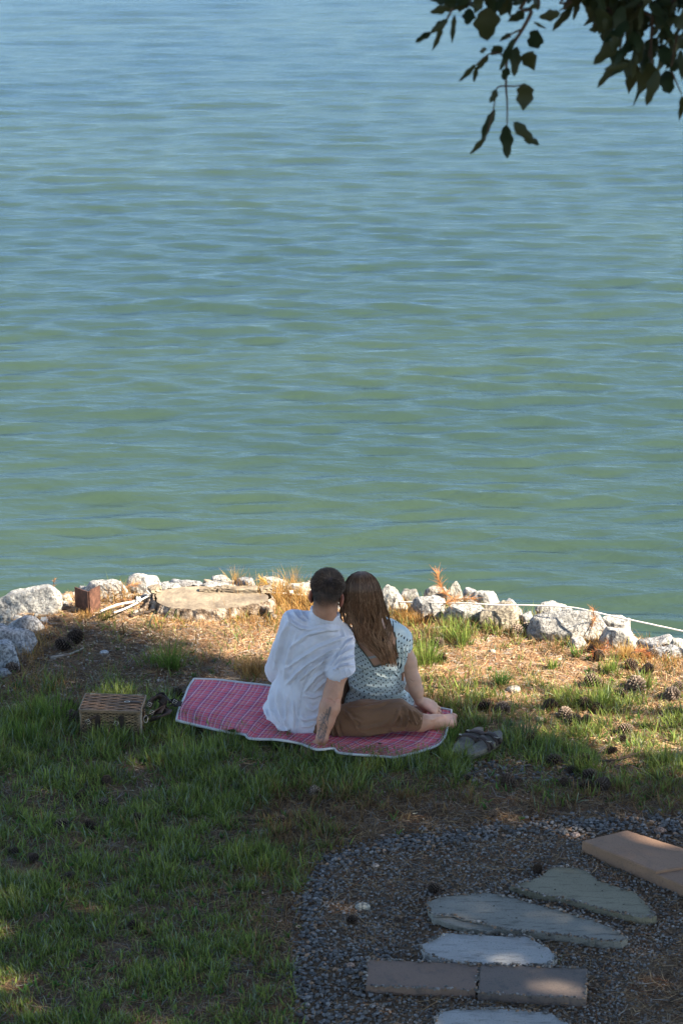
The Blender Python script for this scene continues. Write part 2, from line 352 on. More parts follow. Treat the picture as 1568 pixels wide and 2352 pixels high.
# ------------------------------------------------------------------ smooth bodies: distance fields turned into one continuous mesh
class Field:
    def __init__(s, lo, hi, h):
        s.lo = np.array(lo, float); s.h = h; s.n = tuple(int(math.ceil((b-a)/h))+1 for a, b in zip(lo, hi))
        s.a = np.full(s.n, .2, np.float32)
    def blk(s, lo, hi):
        i0 = [max(0, int((l-o)/s.h)) for l, o in zip(lo, s.lo)]; i1 = [min(n, int((q-o)/s.h)+2) for q, o, n in zip(hi, s.lo, s.n)]
        sl = tuple(slice(a, max(a+1, b)) for a, b in zip(i0, i1))
        ax = [(s.lo[k]+s.h*np.arange(sl[k].start, sl[k].stop)).astype(np.float32) for k in range(3)]
        return sl, ax[0][:, None, None], ax[1][None, :, None], ax[2][None, None, :]
    def put(s, sl, d, k):
        a = s.a[sl]; h = np.clip(.5+.5*(a-d)/k, 0, 1); s.a[sl] = a+(d-a)*h-k*h*(1-h)
    def cone(s, a, b, ra, rb, k=.02, sq=None):
        a = np.array(a, float); b = np.array(b, float); m = max(ra, rb)+.05
        sl, X, Y, Z = s.blk(np.minimum(a, b)-m, np.maximum(a, b)+m); v = b-a; L = v @ v+1e-9
        t = np.clip(((X-a[0])*v[0]+(Y-a[1])*v[1]+(Z-a[2])*v[2])/L, 0, 1)
        d = np.sqrt((X-a[0]-t*v[0])**2+(Y-a[1]-t*v[1])**2+(Z-a[2]-t*v[2])**2)-(ra+(rb-ra)*t)
        s.put(sl, d.astype(np.float32), k); return s
    def chain(s, P, r, k=.02):
        for i in range(len(P)-1): s.cone(P[i], P[i+1], r[i], r[i+1], k)
        return s
    def ell(s, c, r, rot=None, k=.02, sub=False):
        c = np.array(c, float); r = np.array(r, float); m = r.max()+.05; sl, X, Y, Z = s.blk(c-m, c+m)
        x, y, z = X-c[0], Y-c[1], Z-c[2]
        if rot is not None: x, y, z = [rot[0][j]*x+rot[1][j]*y+rot[2][j]*z for j in range(3)]
        k0 = np.sqrt((x/r[0])**2+(y/r[1])**2+(z/r[2])**2); k1 = np.sqrt((x/r[0]**2)**2+(y/r[1]**2)**2+(z/r[2]**2)**2)+1e-6
        d = (k0*(k0-1)/k1).astype(np.float32)
        if sub:
            a = s.a[sl]; d = -d; h = np.clip(.5-.5*(a-d)/k, 0, 1); s.a[sl] = a+(d-a)*h+k*h*(1-h)
        else: s.put(sl, d, k)
        return s
    def cut(s, fn, lo=None, hi=None):
        sl, X, Y, Z = s.blk(lo if lo is not None else s.lo, hi if hi is not None else s.lo+s.h*np.array(s.n))
        s.a[sl] = np.maximum(s.a[sl], fn(X, Y, Z).astype(np.float32)); return s
    def mesh(s):
        a = s.a; S = a < 0; nx, ny, nz = s.n
        cnt = np.zeros((nx-1, ny-1, nz-1), np.uint8); offs = [(i, j, k) for i in (0, 1) for j in (0, 1) for k in (0, 1)]
        for i, j, k in offs: cnt += S[i:nx-1+i, j:ny-1+j, k:nz-1+k]
        act = np.nonzero((cnt > 0) & (cnt < 8)); I = np.stack(act, 1)
        idx = np.full(cnt.shape, -1, np.int32); idx[act] = np.arange(len(I))
        val = {o: a[act[0]+o[0], act[1]+o[1], act[2]+o[2]] for o in offs}
        acc = np.zeros((len(I), 3)); num = np.zeros(len(I))
        for o in offs:
            for ax in range(3):
                if o[ax] == 0:
                    q = list(o); q[ax] = 1; q = tuple(q); va, vb = val[o], val[q]; m = (va < 0) != (vb < 0)
                    t = np.where(m, va/np.where(m, va-vb, 1), 0); p = np.tile(np.array(o, float), (len(I), 1)); p[:, ax] += t
                    acc[m] += p[m]; num[m] += 1
        V = s.lo+s.h*(I+acc/num[:, None]); Q = []
        for ax in range(3):
            b, c = (ax+1) % 3, (ax+2) % 3
            sa = [slice(None)]*3; sb = [slice(None)]*3; sa[ax] = slice(0, -1); sb[ax] = slice(1, None)
            E = np.nonzero(S[tuple(sa)] != S[tuple(sb)]); E = np.stack(E, 1)
            ok = (E[:, b] > 0) & (E[:, c] > 0) & (E[:, b] < s.n[b]-1) & (E[:, c] < s.n[c]-1); E = E[ok]
            def g(db, dc):
                q = E.copy(); q[:, b] -= db; q[:, c] -= dc; return idx[q[:, 0], q[:, 1], q[:, 2]]
            q = np.stack([g(1, 1), g(0, 1), g(0, 0), g(1, 0)], 1); ins = S[tuple(E.T)]
            q[~ins] = q[~ins][:, ::-1]; Q.append(q)
        return V, np.concatenate(Q)
def vnormals(V, F):
    n = np.cross(V[F[:, 2]]-V[F[:, 0]], V[F[:, 3]]-V[F[:, 1]]); N = np.zeros_like(V)
    for k in range(4): np.add.at(N, F[:, k], n)
    return N/(np.linalg.norm(N, axis=1)[:, None]+1e-12)
def relax(V, F, it=2, lam=.5):
    for _ in range(it):
        A = np.zeros_like(V); w_ = np.zeros(len(V))
        for a, b in ((0, 1), (1, 2), (2, 3), (3, 0)):
            np.add.at(A, F[:, a], V[F[:, b]]); np.add.at(A, F[:, b], V[F[:, a]]); np.add.at(w_, F[:, a], 1); np.add.at(w_, F[:, b], 1)
        V = V+lam*(A/w_[:, None]-V)
    return V
def folds(V, F, lines, facing=True):
    """push raised cloth folds (polyline in measured points, width, height in metres) out of a surface along its normals"""
    N = vnormals(V, F); u, v = UV(V); vd = V-np.array([0, 0, CAMZ]); vd /= np.linalg.norm(vd, axis=1)[:, None]
    f = np.clip(-(N*vd).sum(1)*3, 0, 1); D = np.zeros(len(V))
    for pts, wd, am in lines:
        d, t = dpoly(u, v, pts); tp = np.clip(np.minimum(t, 1-t)*4, 0, 1)**.6
        am = am*1.9 if am > 0 and am >= .004 else am*1.3; D += am*np.exp(-(d/wd)**2)*tp
        D -= .35*am*np.exp(-((d-2.0*wd)/wd)**2)*tp
    return V+N*(D*f)[:, None]
Z6 = lambda L, ox=690, oy=1473.5, s=.26: [(ox+x*s, oy+y*s) for x, y in L]
Z1 = lambda L: Z6(L, 564.4, 1285.7, .36)
Z5 = lambda L: Z6(L, 664.8, 1285.7, .2)
SK = np.array([.46, .235, .145]); SKP = np.array([.52, .235, .165])
def paint_face(col, V, c, Rm, brow):
    q = (V-c) @ Rm
    def near(p, r): return np.linalg.norm((q-np.array(p))/np.array(r), axis=1) < 1
    col[near((0, .10, -.058), (.022, .03, .007))] = (.36, .12, .10)
    for sx in (-1, 1):
        col[near((sx*.032, .085, .006), (.014, .03, .006))] = (.6, .58, .55); col[near((sx*.032, .095, .006), (.005, .03, .006))] = (.05, .035, .03)
        col[near((sx*.033, .09, .026), (.019, .03, .005))] = brow
def head(F, c, Rm, w_=1.0):
    P = lambda x, y, z: c+Rm @ np.array([x, y, z])
    F.ell(P(0, -.012, .022), (.0755*w_, .094, .086), Rm, .02)
    for sx in (-1, 1): F.ell(P(sx*.018*w_, -.016, .040), (.054*w_, .078, .064), Rm, .02)
    F.ell(P(0, .03, -.052), (.058*w_, .062, .058), Rm, .03)
    F.ell(P(0, .062, -.093), (.026, .022, .018), Rm, .02)                    # chin
    F.cone(P(0, .085, .01), P(0, .108, -.030), .008, .013, .012)            # nose
    F.cone(P(-.03, .078, .024), P(.03, .078, .024), .010, .010, .015)       # brow
    for sx in (-1, 1):
        F.ell(P(sx*.032, .098, .004), (.013, .014, .009), Rm, .008, sub=True); F.ell(P(sx*.032, .078, .005), (.011, .012, .009), Rm, .004)
        F.ell(P(sx*.045, .066, -.025), (.02, .018, .018), Rm, .02)
        Re = Rm @ np.array(Euler((0, 0, sx*.5)).to_matrix())
        F.ell(P(sx*.083*w_, -.008, -.016), (.007, .020, .032), Re, .006); F.ell(P(sx*.080*w_, -.002, -.042), (.007, .010, .012), Re, .006)
    F.ell(P(0, .088, -.060), (.024, .012, .006), Rm, .006); F.ell(P(0, .086, -.070), (.020, .011, .006), Rm, .006)
    return P
def hand(F, wr, dirv, up, side, L=.18, curl=.4, spread=1.0, r=.0085):
    """palm and five fingers from wrist wr along dirv; up = back of the hand, side = +1 when the thumb lies along cross(dirv, up)"""
    d = np.array(dirv, float); d /= np.linalg.norm(d); up = np.array(up, float); up -= d*(up @ d); up /= np.linalg.norm(up); s_ = np.cross(d, up)*side
    w4 = [.030, .010, -.010, -.029]; ln = [.070, .078, .073, .058]
    for k in range(4):
        b = wr+d*.025+s_*w4[k]*.45; kn = wr+d*(.092-.005*abs(k-1.2))+s_*w4[k]; F.cone(b, kn, .013, .0115, .016)
        a = curl; p = kn; dd = d+s_*(w4[k]*3*spread); seg = ln[k]*np.array([.45, .31, .24])
        for j in range(3):
            ang = a*(j+.6); v = (dd*math.cos(ang)-up*math.sin(ang)); v /= np.linalg.norm(v); q = p+v*seg[j]; F.cone(p, q, r*(1.02-.08*j), r*(.95-.1*j), .003); p = q
    b = wr+d*.022+s_*.018; m = wr+d*.052+s_*.042-up*.008; t1 = m+d*.028+s_*.012-up*.006; t2 = t1+d*.024-up*.006
    F.cone(b, m, .014, .0125, .014); F.cone(m, t1, .011, .0095, .004); F.cone(t1, t2, .0095, .008, .004)
def foot(F, ank, toe, up, heelr=.029):
    """heel, instep, ball and five toes"""
    ank = np.array(ank, float); d = np.array(toe, float)-ank; L = np.linalg.norm(d); d /= L; up = np.array(up, float); up -= d*(up @ d); up /= np.linalg.norm(up); s_ = np.cross(d, up)
    F.ell(ank-d*.022-up*.022, (heelr, heelr, heelr), None, .02); F.cone(ank, ank+d*L*.38-up*.012, .031, .027, .025); F.cone(ank-up*.025, ank+d*L*.5-up*.03, .024, .02, .025)
    for k, o in enumerate((-.028, -.011, .005, .018, .030)):
        kn = ank+d*(L*.70-.012*k*.6)+s_*o-up*.030; F.cone(ank+d*L*.25-up*.015+s_*o*.4, kn, .020, .0145, .02)
        tl = (.045, .036, .032, .027, .022)[k]; tr = (.0125, .0085, .0082, .0078, .0076)[k]
        F.cone(kn, kn+d*tl*.55+up*.004, .0125, tr, .006); F.cone(kn+d*tl*.55+up*.004, kn+d*tl-up*.002, tr, tr*.92, .003)
def frame(yaw, pitch, roll):
    """columns: right, face direction, up"""
    return np.array(Euler((pitch, roll, yaw), 'XYZ').to_matrix())

# ================================================================== the man
man = empty('person', (-.17, 10.15, .05))
tag(man, 'man in white short sleeved shirt and brown trousers leaning on his tattooed arm', 'person')
inv = lambda o, me: me
def attach(o, root):
    o.parent = root; o.matrix_parent_inverse = Matrix.Translation(root.location).inverted(); return o
mh = PY(751, 1364, 10.09); MR = frame(R(-8), R(-4), R(6))
sho_r = PY(782, 1482, 10.12); elb_r = PY(765, 1590, 10.03); wri_r = PY(739, 1697, 9.955)
hip = PY(700, 1664, 10.20); hip_r = PY(752, 1676, 10.14); kne_r = PY(912, 1641, 10.06); ank_r = PY(973, 1659, 10.06); toe_r = PY(1074, 1638, 10.26)
ch = PY(727, 1478, 10.17); be = PY(703, 1580, 10.21)
sho_l = PY(672, 1438, 10.15)
F_ = Field((-.50, 9.74, -.03), (.66, 10.86, .98), .0042)
F_.cone(mh+MR @ np.array([0, -.028, -.05]), PY(744, 1425, 10.11), .054, .055, .02)
head(F_, mh, MR, .83)
F_.cone(PY(744, 1440, 10.13), PY(788, 1474, 10.12), .043, .043, .03).cone(PY(744, 1440, 10.13), sho_l, .043, .043, .03)
F_.ell(ch, (.145, .085, .14), None, .04).ell(be, (.125, .09, .15), None, .05).ell(hip, (.13, .09, .075), None, .04)
F_.chain([sho_r, PY(777, 1540, 10.07), elb_r], [.050, .0475, .038], .02)
F_.chain([elb_r, PY(757, 1625, 10.005), PY(748, 1655, 9.985), wri_r], [.040, .0445, .037, .0262], .02)
F_.ell(elb_r+np.array([-.01, -.012, 0]), (.026, .022, .024), None, .02)
hand(F_, PY(736, 1706, 9.965), (-.35, -.22, -.25), (0, -.3, 1), 1, curl=1.25)
F_.cone(wri_r, PY(736, 1706, 9.965), .0265, .025, .015)
le = PY(640, 1545, 10.42); lw = np.array([-.10, 10.62, .25])
F_.chain([sho_l, le], [.048, .038], .02).chain([le, lw], [.040, .026], .02); hand(F_, lw, (1, .35, -.25), (0, 0, 1), 1, curl=.45)
F_.chain([PY(945, 1650, 10.05), ank_r], [.034, .029], .02)
foot(F_, ank_r+np.array([0, 0, .006]), toe_r, (-.12, -.50, .86))
lk = np.array([.10, 10.68, .26]); la = np.array([.16, 10.50, .09]); foot(F_, la, (.30, 10.62, .07), (0, 0, 1)); F_.cone(la, la+(lk-la)*.3, .03, .04, .02)
V, F = F_.mesh(); V = relax(V, F, 1, .35)
u, v = UV(V); N = vnormals(V, F)
cc0 = PY(741, 1407, 10.11); rel = V-cc0; below = -(rel @ np.array([.42, .05, 1.0])); V = V-N*(.016*sstep(.002, .012, below)*(np.linalg.norm(rel, axis=1) < .17)*(v < 1500)+.012*(u < 700)*(v > 1415)*(v < 1680))[:, None]
# tendons, ankle bone, elbow creases
V = folds(V, F, [(Z6([(1150, 700), (1240, 660), (1330, 640)]), 2.2, .0018), (Z6([(1090, 690), (1180, 690)]), 2.5, .0015), (Z6([(230, 505), (275, 515), (300, 540)]), 1.4, -.0035), (Z6([(300, 520), (345, 500)]), 1.4, -.003), (Z6([(250, 330), (240, 420)]), 4, .002), (Z6([(330, 420), (320, 560)]), 4, .002)])
col = np.tile(SK, (len(V), 1)); col = col*(.93+.14*fbm(V*18, 4, 3))[:, None]
red = np.exp(-(dpoly(u, v, [(735, 1722), (739, 1700)])[0]/9)**2)+np.exp(-(dpoly(u, v, [(1035, 1650), (1065, 1640)])[0]/10)**2)+.7*np.exp(-(dpoly(u, v, Z6([(200, 510), (320, 520)]))[0]/8)**2)
col = col*(1-np.clip(red, 0, 1)[:, None]*.5)+SKP*np.clip(red, 0, 1)[:, None]*.5
q = (V-mh) @ MR
paint_face(col, V, mh, MR, (.07, .045, .03))
ear = (np.abs(q[:, 0]) > .064) & (np.linalg.norm(V-mh, axis=1) < .12); col[ear] = (.40, .15, .10)
# ink of the forearm tattoo: branch, leaves, a face-like knot of lines
ink = np.zeros(len(V)); T6 = lambda L: Z6(L)
for pts, wd in [([(262, 585), (250, 640), (235, 690)], 4.5), ([(235, 600), (215, 680), (175, 760), (150, 860)], 1.6), ([(160, 700), (190, 690), (215, 660), (240, 640)], 1.3), ([(165, 740), (200, 720), (225, 700)], 1.3), ([(150, 790), (185, 770), (205, 740)], 1.3),
                 ([(185, 640), (205, 670), (215, 700)], 1.2), ([(170, 665), (195, 690), (205, 720)], 1.2), ([(200, 700), (225, 740), (215, 800), (205, 850), (190, 890)], 2.2), ([(170, 760), (210, 790), (195, 820), (165, 850)], 1.8), ([(150, 830), (180, 860), (205, 830)], 1.8), ([(245, 690), (235, 760), (215, 840)], 1.3), ([(155, 870), (185, 840), (200, 800)], 1.6), ([(225, 620), (240, 650)], 1.5), ([(205, 625), (230, 665)], 1.2)]:
    d, t = dpoly(u, v, T6(pts)); ink = np.maximum(ink, 1-sstep(wd*.26*1.3, wd*.26*3.2, d))
arm = (dpoly(u, v, [(765, 1580), (735, 1715)])[0] < 24) & (V[:, 1] < 10.05)
sh = (1-sstep(4, 13, dpoly(u, v, T6([(215, 680), (190, 800), (185, 860)]))[0]))*.38*fbm(V*90, 9, 2)*1.4
ink = np.clip(np.maximum(ink*.82, sh), 0, .85)*arm
col = col*(1-ink[:, None])+np.array([.045, .05, .055])*ink[:, None]
# stubble of the faded neck and sides
fade = sstep(1412, 1374, v)*(q[:, 1] < .045)*(np.linalg.norm(q, axis=1) < .135)*(~ear)
fade = np.clip(fade*(.75+.4*fbm(V*60, 11, 2)), 0, 1); col = col*(1-fade[:, None])+np.array([.026, .017, .0125])*fade[:, None]
attach(obj('body', mesh('body', V, F, True, col), M['skin']), man)
# shirt
F_ = Field((-.50, 9.90, .03), (.20, 10.45, .80), .0042)
F_.ell(PY(728, 1470, 10.16), (.165, .100, .125), None, .03).ell(PY(715, 1525, 10.18), (.155, .105, .14), None, .05).ell(PY(693, 1600, 10.20), (.150, .118, .14), None, .05)
F_.ell(PY(682, 1640, 10.20), (.162, .135, .105), None, .04).cone(PY(655, 1655, 10.19), PY(725, 1670, 10.17), .10, .10, .04)
F_.cone(PY(744, 1437, 10.13), PY(676, 1431, 10.15), .064, .056, .03).cone(PY(676, 1431, 10.15), PY(655, 1490, 10.20), .050, .058, .03)
F_.cone(PY(744, 1437, 10.13), PY(782, 1476, 10.12), .064, .060, .03)
F_.cone(PY(783, 1478, 10.12), PY(781, 1537, 10.065), .061, .070, .02)
F_.cone(PY(655, 1495, 10.22), PY(640, 1540, 10.34), .062, .066, .02)
F_.cone(PY(746, 1402, 10.11), PY(744, 1432, 10.12), .066, .074, .012)      # collar band
# hems: sleeve cut across the arm, collar top, shirt tail rounding down to the blanket
hn = np.array([-.33, 0, .94]); h0 = PY(775, 1554, 10.06)
F_.cut(lambda X, Y, Z: -((X-h0[0])*hn[0]+(Z-h0[2])*hn[2])+0*Y, (.0, 9.88, .30), (.2, 10.2, .56))
c0 = PY(741, 1407, 10.11); cn = np.array([.42, .05, 1.0])*-1
F_.cut(lambda X, Y, Z: -((X-c0[0])*cn[0]+(Y-c0[1])*cn[1]+(Z-c0[2]-.004)*cn[2]), c0+np.array([-.1, -.1, 0]), c0+np.array([.1, .1, .12]))
F_.cut(lambda X, Y, Z: (.046+.0+1.3*np.maximum(0, np.abs(X+.165)-.055)**1.35*np.where(X > -.165, 1.1, .7))-Z+0*Y, (-.5, 9.9, .02), (.2, 10.5, .35))
V, F = F_.mesh(); V = relax(V, F, 2, .5)
# hollow the openings so that hems read as cloth edges
N = vnormals(V, F)
un = (N[:, 2] < -.75) & (V[:, 2] > .3) & (V[:, 0] > -.03); V[un] += np.array([-.3, 0, .95])*.010
fl = [(Z1([(640, 492), (560, 515), (450, 560), (330, 640), (250, 700)]), 3.2, .0085), (Z1([(600, 560), (500, 590), (400, 650), (330, 715), (260, 800)]), 3.6, .010),
      (Z1([(560, 615), (480, 650), (400, 710), (340, 770)]), 3.0, .008), (Z1([(620, 440), (520, 440), (400, 470), (280, 560)]), 4, .008), (Z1([(560, 420), (470, 430), (380, 450)]), 2.4, .006),
      (Z1([(255, 335), (290, 400), (350, 435), (420, 445)]), 3, .009), (Z1([(300, 325), (330, 375), (385, 405)]), 2.5, .007), (Z1([(350, 320), (365, 360), (400, 385)]), 2, .006),
      (Z1([(275, 380), (235, 480), (205, 600), (190, 700)]), 4.5, .009), (Z1([(330, 470), (290, 560), (260, 660), (250, 760)]), 4, .006), (Z1([(160, 760), (150, 860), (165, 960), (220, 1070)]), 4, .007),
      (Z1([(210, 800), (205, 900), (230, 1010), (275, 1085)]), 4, .008), (Z1([(260, 860), (260, 960), (255, 1040)]), 3.2, .006), (Z1([(180, 1060), (240, 1085), (285, 1080)]), 3, .007), (Z1([(300, 900), (305, 1000), (300, 1090)]), 2.6, .004),
      (Z1([(370, 860), (430, 875), (500, 850), (520, 820)]), 3.4, .007), (Z1([(390, 930), (430, 960), (470, 930)]), 3.2, .006), (Z1([(345, 1000), (380, 1020), (440, 1010), (470, 980)]), 3.4, .006), (Z1([(355, 1060), (400, 1060), (445, 1040)]), 3, .005),
      (Z1([(520, 700), (450, 740), (400, 800), (370, 850)]), 3.2, .007), (Z1([(525, 760), (470, 800), (430, 850)]), 2.6, .005), (Z1([(590, 400), (620, 460), (635, 500)]), 2.5, .004),
      (Z1([(700, 545), (640, 580), (590, 620), (545, 680)]), 3.0, .0085), (Z1([(705, 610), (650, 630), (600, 650), (565, 690)]), 2.6, .007), (Z1([(695, 680), (640, 670), (590, 690), (560, 705)]), 2.4, .006), (Z1([(690, 500), (640, 530), (600, 580)]), 2.6, .006),
      (Z1([(670, 740), (665, 710), (655, 690)]), 1.6, .004), (Z1([(640, 745), (635, 715), (630, 700)]), 1.6, .004), (Z1([(600, 735), (598, 710), (590, 695)]), 1.6, .004), (Z1([(560, 722), (560, 705), (555, 695)]), 1.5, .004),
      (Z1([(120, 940), (150, 1040), (200, 1120)]), 2.5, .005), (Z1([(420, 560), (400, 620), (380, 690)]), 1.2, .002),
      # seams pressed in
      (Z1([(470, 590), (430, 660), (400, 720), (372, 800), (355, 870), (340, 960), (327, 1050), (322, 1145)]), .9, -.0042), (Z1([(380, 372), (440, 392), (500, 412), (548, 440)]), .9, -.0042),
      (Z1([(655, 492), (630, 530), (605, 570), (582, 600), (560, 640), (535, 690), (520, 715)]), 1.0, -.005), (Z1([(402, 325), (440, 335), (500, 352), (545, 372)]), 1.0, -.004), (Z1([(345, 875), (330, 960), (318, 1050), (314, 1145)]), .8, -.003)]
V = folds(V, F, fl)
N = vnormals(V, F); n1 = fbm(V*np.array([16, 16, 7]), 41, 3)-.5; n2 = fbm(V*np.array([50, 50, 22]), 43, 2)-.5
V = V+N*(n1*.014+n2*.006)[:, None]
col = np.ones((len(V), 3)); u, v = UV(V)
sd = np.minimum(dpoly(u, v, fl[-5][0])[0], dpoly(u, v, fl[-3][0])[0]); col *= (1-.10*np.exp(-(sd/1.0)**2))[:, None]
# hem stitching along the tail
shirt = attach(obj('shirt', mesh('shirt', V, F, True, col), M['shirt']), man)
# trousers
F_ = Field((-.45, 9.78, .02), (.46, 10.86, .42), .0042)
F_.ell(PY(697, 1668, 10.20), (.150, .115, .09), None, .04)
F_.chain([hip_r, PY(835, 1653, 10.10), kne_r], [.100, .088, .070], .03)
F_.chain([kne_r, PY(938, 1652, 10.055), PY(966, 1659, 10.058)], [.066, .053, .041], .02)
F_.chain([PY(720, 1670, 10.22), np.array([-.02, 10.45, .20]), lk], [.095, .09, .068], .03).chain([lk, la+(lk-la)*.22], [.064, .048], .02)
F_.cone(PY(800, 1690, 10.12), PY(880, 1676, 10.15), .035, .03, .03)
kd = PY(975, 1660, 10.06)-kne_r; kd /= np.linalg.norm(kd); k0 = PY(967, 1660, 10.058)
F_.cut(lambda X, Y, Z: (X-k0[0])*kd[0]+(Y-k0[1])*kd[1]+(Z-k0[2])*kd[2], k0-.07, k0+.09)
F_.cut(lambda X, Y, Z: .052-Z+0*X+0*Y)
V, F = F_.mesh(); V = relax(V, F, 2, .5)
V = folds(V, F, [(Z6([(900, 560), (935, 620), (945, 700), (930, 760)]), 2.2, .008), (Z6([(960, 590), (985, 650), (1010, 710), (1030, 745)]), 2.0, .006), (Z6([(920, 640), (960, 690), (1000, 730)]), 1.8, .006), (Z6([(880, 640), (890, 700), (870, 760)]), 2.4, .008), (Z6([(870, 600), (850, 680), (800, 740)]), 3, .006),
      (Z6([(1000, 610), (1040, 660), (1060, 700)]), 1.8, .005), (Z6([(790, 770), (860, 790), (930, 780)]), 2.4, .006), (Z6([(430, 640), (480, 720), (520, 790)]), 2.4, .006), (Z6([(320, 700), (330, 790), (360, 860)]), 2.6, .007), (Z6([(290, 760), (290, 850), (310, 900)]), 2.2, .007), (Z6([(380, 600), (450, 670), (540, 720)]), 3, .006),
      (Z6([(420, 590), (560, 580), (700, 560), (800, 520)]), 2.6, .004), (Z6([(500, 760), (600, 760), (700, 740), (780, 700)]), 3.2, .006), (Z6([(560, 830), (680, 800), (780, 790)]), 3, .005),
      (Z6([(945, 680), (985, 715), (1025, 745)]), .9, -.004), (Z6([(1068, 665), (1052, 715), (1022, 760)]), 1.1, -.005)])
N = vnormals(V, F); V = V+N*((fbm(V*np.array([14, 30, 30]), 51, 3)-.5)*.014)[:, None]
attach(obj('trousers', mesh('trousers', V, F, True, np.ones((len(V), 3))), M['trousers']), man)
# hair: thousands of short tufts laid back from the crown
def strands(P0, D, L, wd, cols, nseg=2, curve=None):
    """flat tapered strands; P0 roots, D directions, L lengths, cols per strand"""
    n = len(P0); S = []
    side = np.cross(D, np.array([0, -1, .3])+rng.normal(0, .4, (n, 3))); side /= np.linalg.norm(side, axis=1)[:, None]+1e-9
    for j in range(nseg+1):
        t = j/nseg; p = P0+D*(L*t)[:, None]+(curve*(t*t) if curve is not None else 0); w_ = (np.broadcast_to(wd, (n,))*(1-.75*t))[:, None]; S += [p-side*w_, p+side*w_]
    V = np.stack(S, 1); m = 2*(nseg+1); b = np.arange(n)[:, None]*m
    F = np.concatenate([np.concatenate([b+2*j, b+2*j+1, b+2*j+3, b+2*j+2], 1) for j in range(nseg)])
    return V.reshape(-1, 3), F, np.repeat(cols, m, 0)
n = 26000; q = rng.normal(0, 1, (n, 3)); q /= np.linalg.norm(q, axis=1)[:, None]
q = q[(q[:, 2] > -.80) & ((q[:, 1] < .25) | (q[:, 2] > .55))]; r3 = np.array([.0735, .092, .0855])
hb_ = man.children[0].data; tb_ = __import__('mathutils.bvhtree', fromlist=['BVHTree']).BVHTree.FromPolygons([tuple(x.co) for x in hb_.vertices], [tuple(p.vertices) for p in hb_.polygons])
hc = mh+MR @ np.array([0, -.012, .022]); hits = [tb_.ray_cast(Vector(hc+MR @ (k_*.13)), Vector(MR @ -k_), .14)[0] for k_ in q]
ok_ = np.array([h_ is not None for h_ in hits]); q = q[ok_]; P0 = (np.array([tuple(h_) for h_ in hits if h_ is not None])-mh) @ MR-q*.001; hgt = sstep(-.35, .45, q[:, 2]+.25*q[:, 1])
keep = rng.random(len(q)) < .12+.88*sstep(-.85, -.15, q[:, 2]); q, P0, hgt = q[keep], P0[keep], hgt[keep]
crown = np.array([.012, -.055, .085]); sw = P0-crown; tan = np.cross(q, np.array([0, 0, 1.])); fl_ = sw-q*(sw*q).sum(1)[:, None]; fl_ /= np.linalg.norm(fl_, axis=1)[:, None]+1e-6
swr = np.cross(q, fl_); D = q*(.30+.55*hgt*rng.random(len(q)))[:, None]+fl_*.8+swr*.45*np.exp(-np.linalg.norm(sw, axis=1)/.05)[:, None]+rng.normal(0, .14, q.shape)
cl = fbm(P0*70, 61, 2)[:, None]-.5; D += swr*cl*1.2; D /= np.linalg.norm(D, axis=1)[:, None]
L = .0042+.014*hgt*(.7+.6*rng.random(len(q))); cc = np.array([.052, .034, .023])*(.4+1.3*rng.random(len(q)))[:, None]*(.7+.7*hgt)[:, None]*(.6+.9*fbm(P0*60, 63, 2))[:, None]; cc[rng.random(len(q)) < .10] *= 2.6
V, F, c_ = strands(P0, D, L, .0007+.0004*hgt, cc)
V = V @ MR.T+mh; attach(obj('hair', mesh('hair', V, F, True, c_), M['hair']), man)

# ================================================================== the woman
wom = empty('person', (.17, 10.33, .05))
tag(wom, 'long haired woman in pale polka dot dress leaning against the man', 'person')
wh = PY(828, 1371, 10.22); WR = frame(R(12), R(-4), R(-9))
wch = PY(873, 1475, 10.30); wwa = PY(866, 1560, 10.33); whp = PY(865, 1628, 10.36)
wsr = PY(921, 1478, 10.31); wel = PY(949, 1562, 10.26); wwr = PY(962, 1611, 10.23)
F_ = Field((-.20, 10.0, -.03), (.62, 11.02, .86), .0042)
F_.cone(wh+WR @ np.array([0, -.028, -.05]), PY(848, 1425, 10.27), .046, .052, .03); head(F_, wh, WR, .94)
F_.cone(PY(848, 1430, 10.28), wsr, .042, .043, .04).cone(PY(848, 1430, 10.28), PY(815, 1462, 10.31), .042, .04, .04)
F_.ell(wch, (.118, .082, .12), None, .04).ell(PY(870, 1520, 10.31), (.112, .084, .12), None, .04).ell(wwa, (.125, .09, .10), None, .04).ell(whp, (.155, .115, .095), None, .04)
F_.chain([wsr, PY(937, 1520, 10.29), wel], [.040, .037, .0305], .02).chain([wel, PY(955, 1585, 10.25), wwr], [.032, .031, .0215], .02)
hand(F_, wwr, (.58, .10, -.36), (.30, -.35, .85), -1, curl=.50, spread=.5, r=.0085)
F_.chain([PY(815, 1465, 10.32), PY(800, 1540, 10.40), np.array([.12, 10.60, .20])], [.038, .032, .022], .02); hand(F_, np.array([.12, 10.60, .20]), (1, .3, -.3), (0, 0, 1), -1, curl=.4)
F_.chain([PY(880, 1630, 10.45), np.array([.20, 10.86, .13])], [.072, .050], .03).chain([np.array([.20, 10.86, .13]), np.array([.33, 10.52, .085]), PY(956, 1640, 10.28)], [.048, .044, .030], .02)
F_.chain([PY(930, 1642, 10.26), PY(966, 1633, 10.26)], [.030, .031], .02)
F_.chain([PY(985, 1640, 10.33), PY(1003, 1646, 10.40)], [.026, .018], .02)
V, F = F_.mesh(); V = relax(V, F, 1, .35); u, v = UV(V); V = V-vnormals(V, F)*(.015*(u < 925)*sstep(1535, 1550, v)*(v < 1645)*(V[:, 1] < 10.55))[:, None]
V = folds(V, F, [(Z6([(960, 330), (985, 355), (1005, 345)]), 1.1, -.004), (Z6([(780, 95), (800, 200)]), 8, .003), (Z6([(1015, 500), (1045, 510), (1075, 490)]), 1.1, -.0025), (Z6([(845, -60), (800, 40)]), 9, .004)])
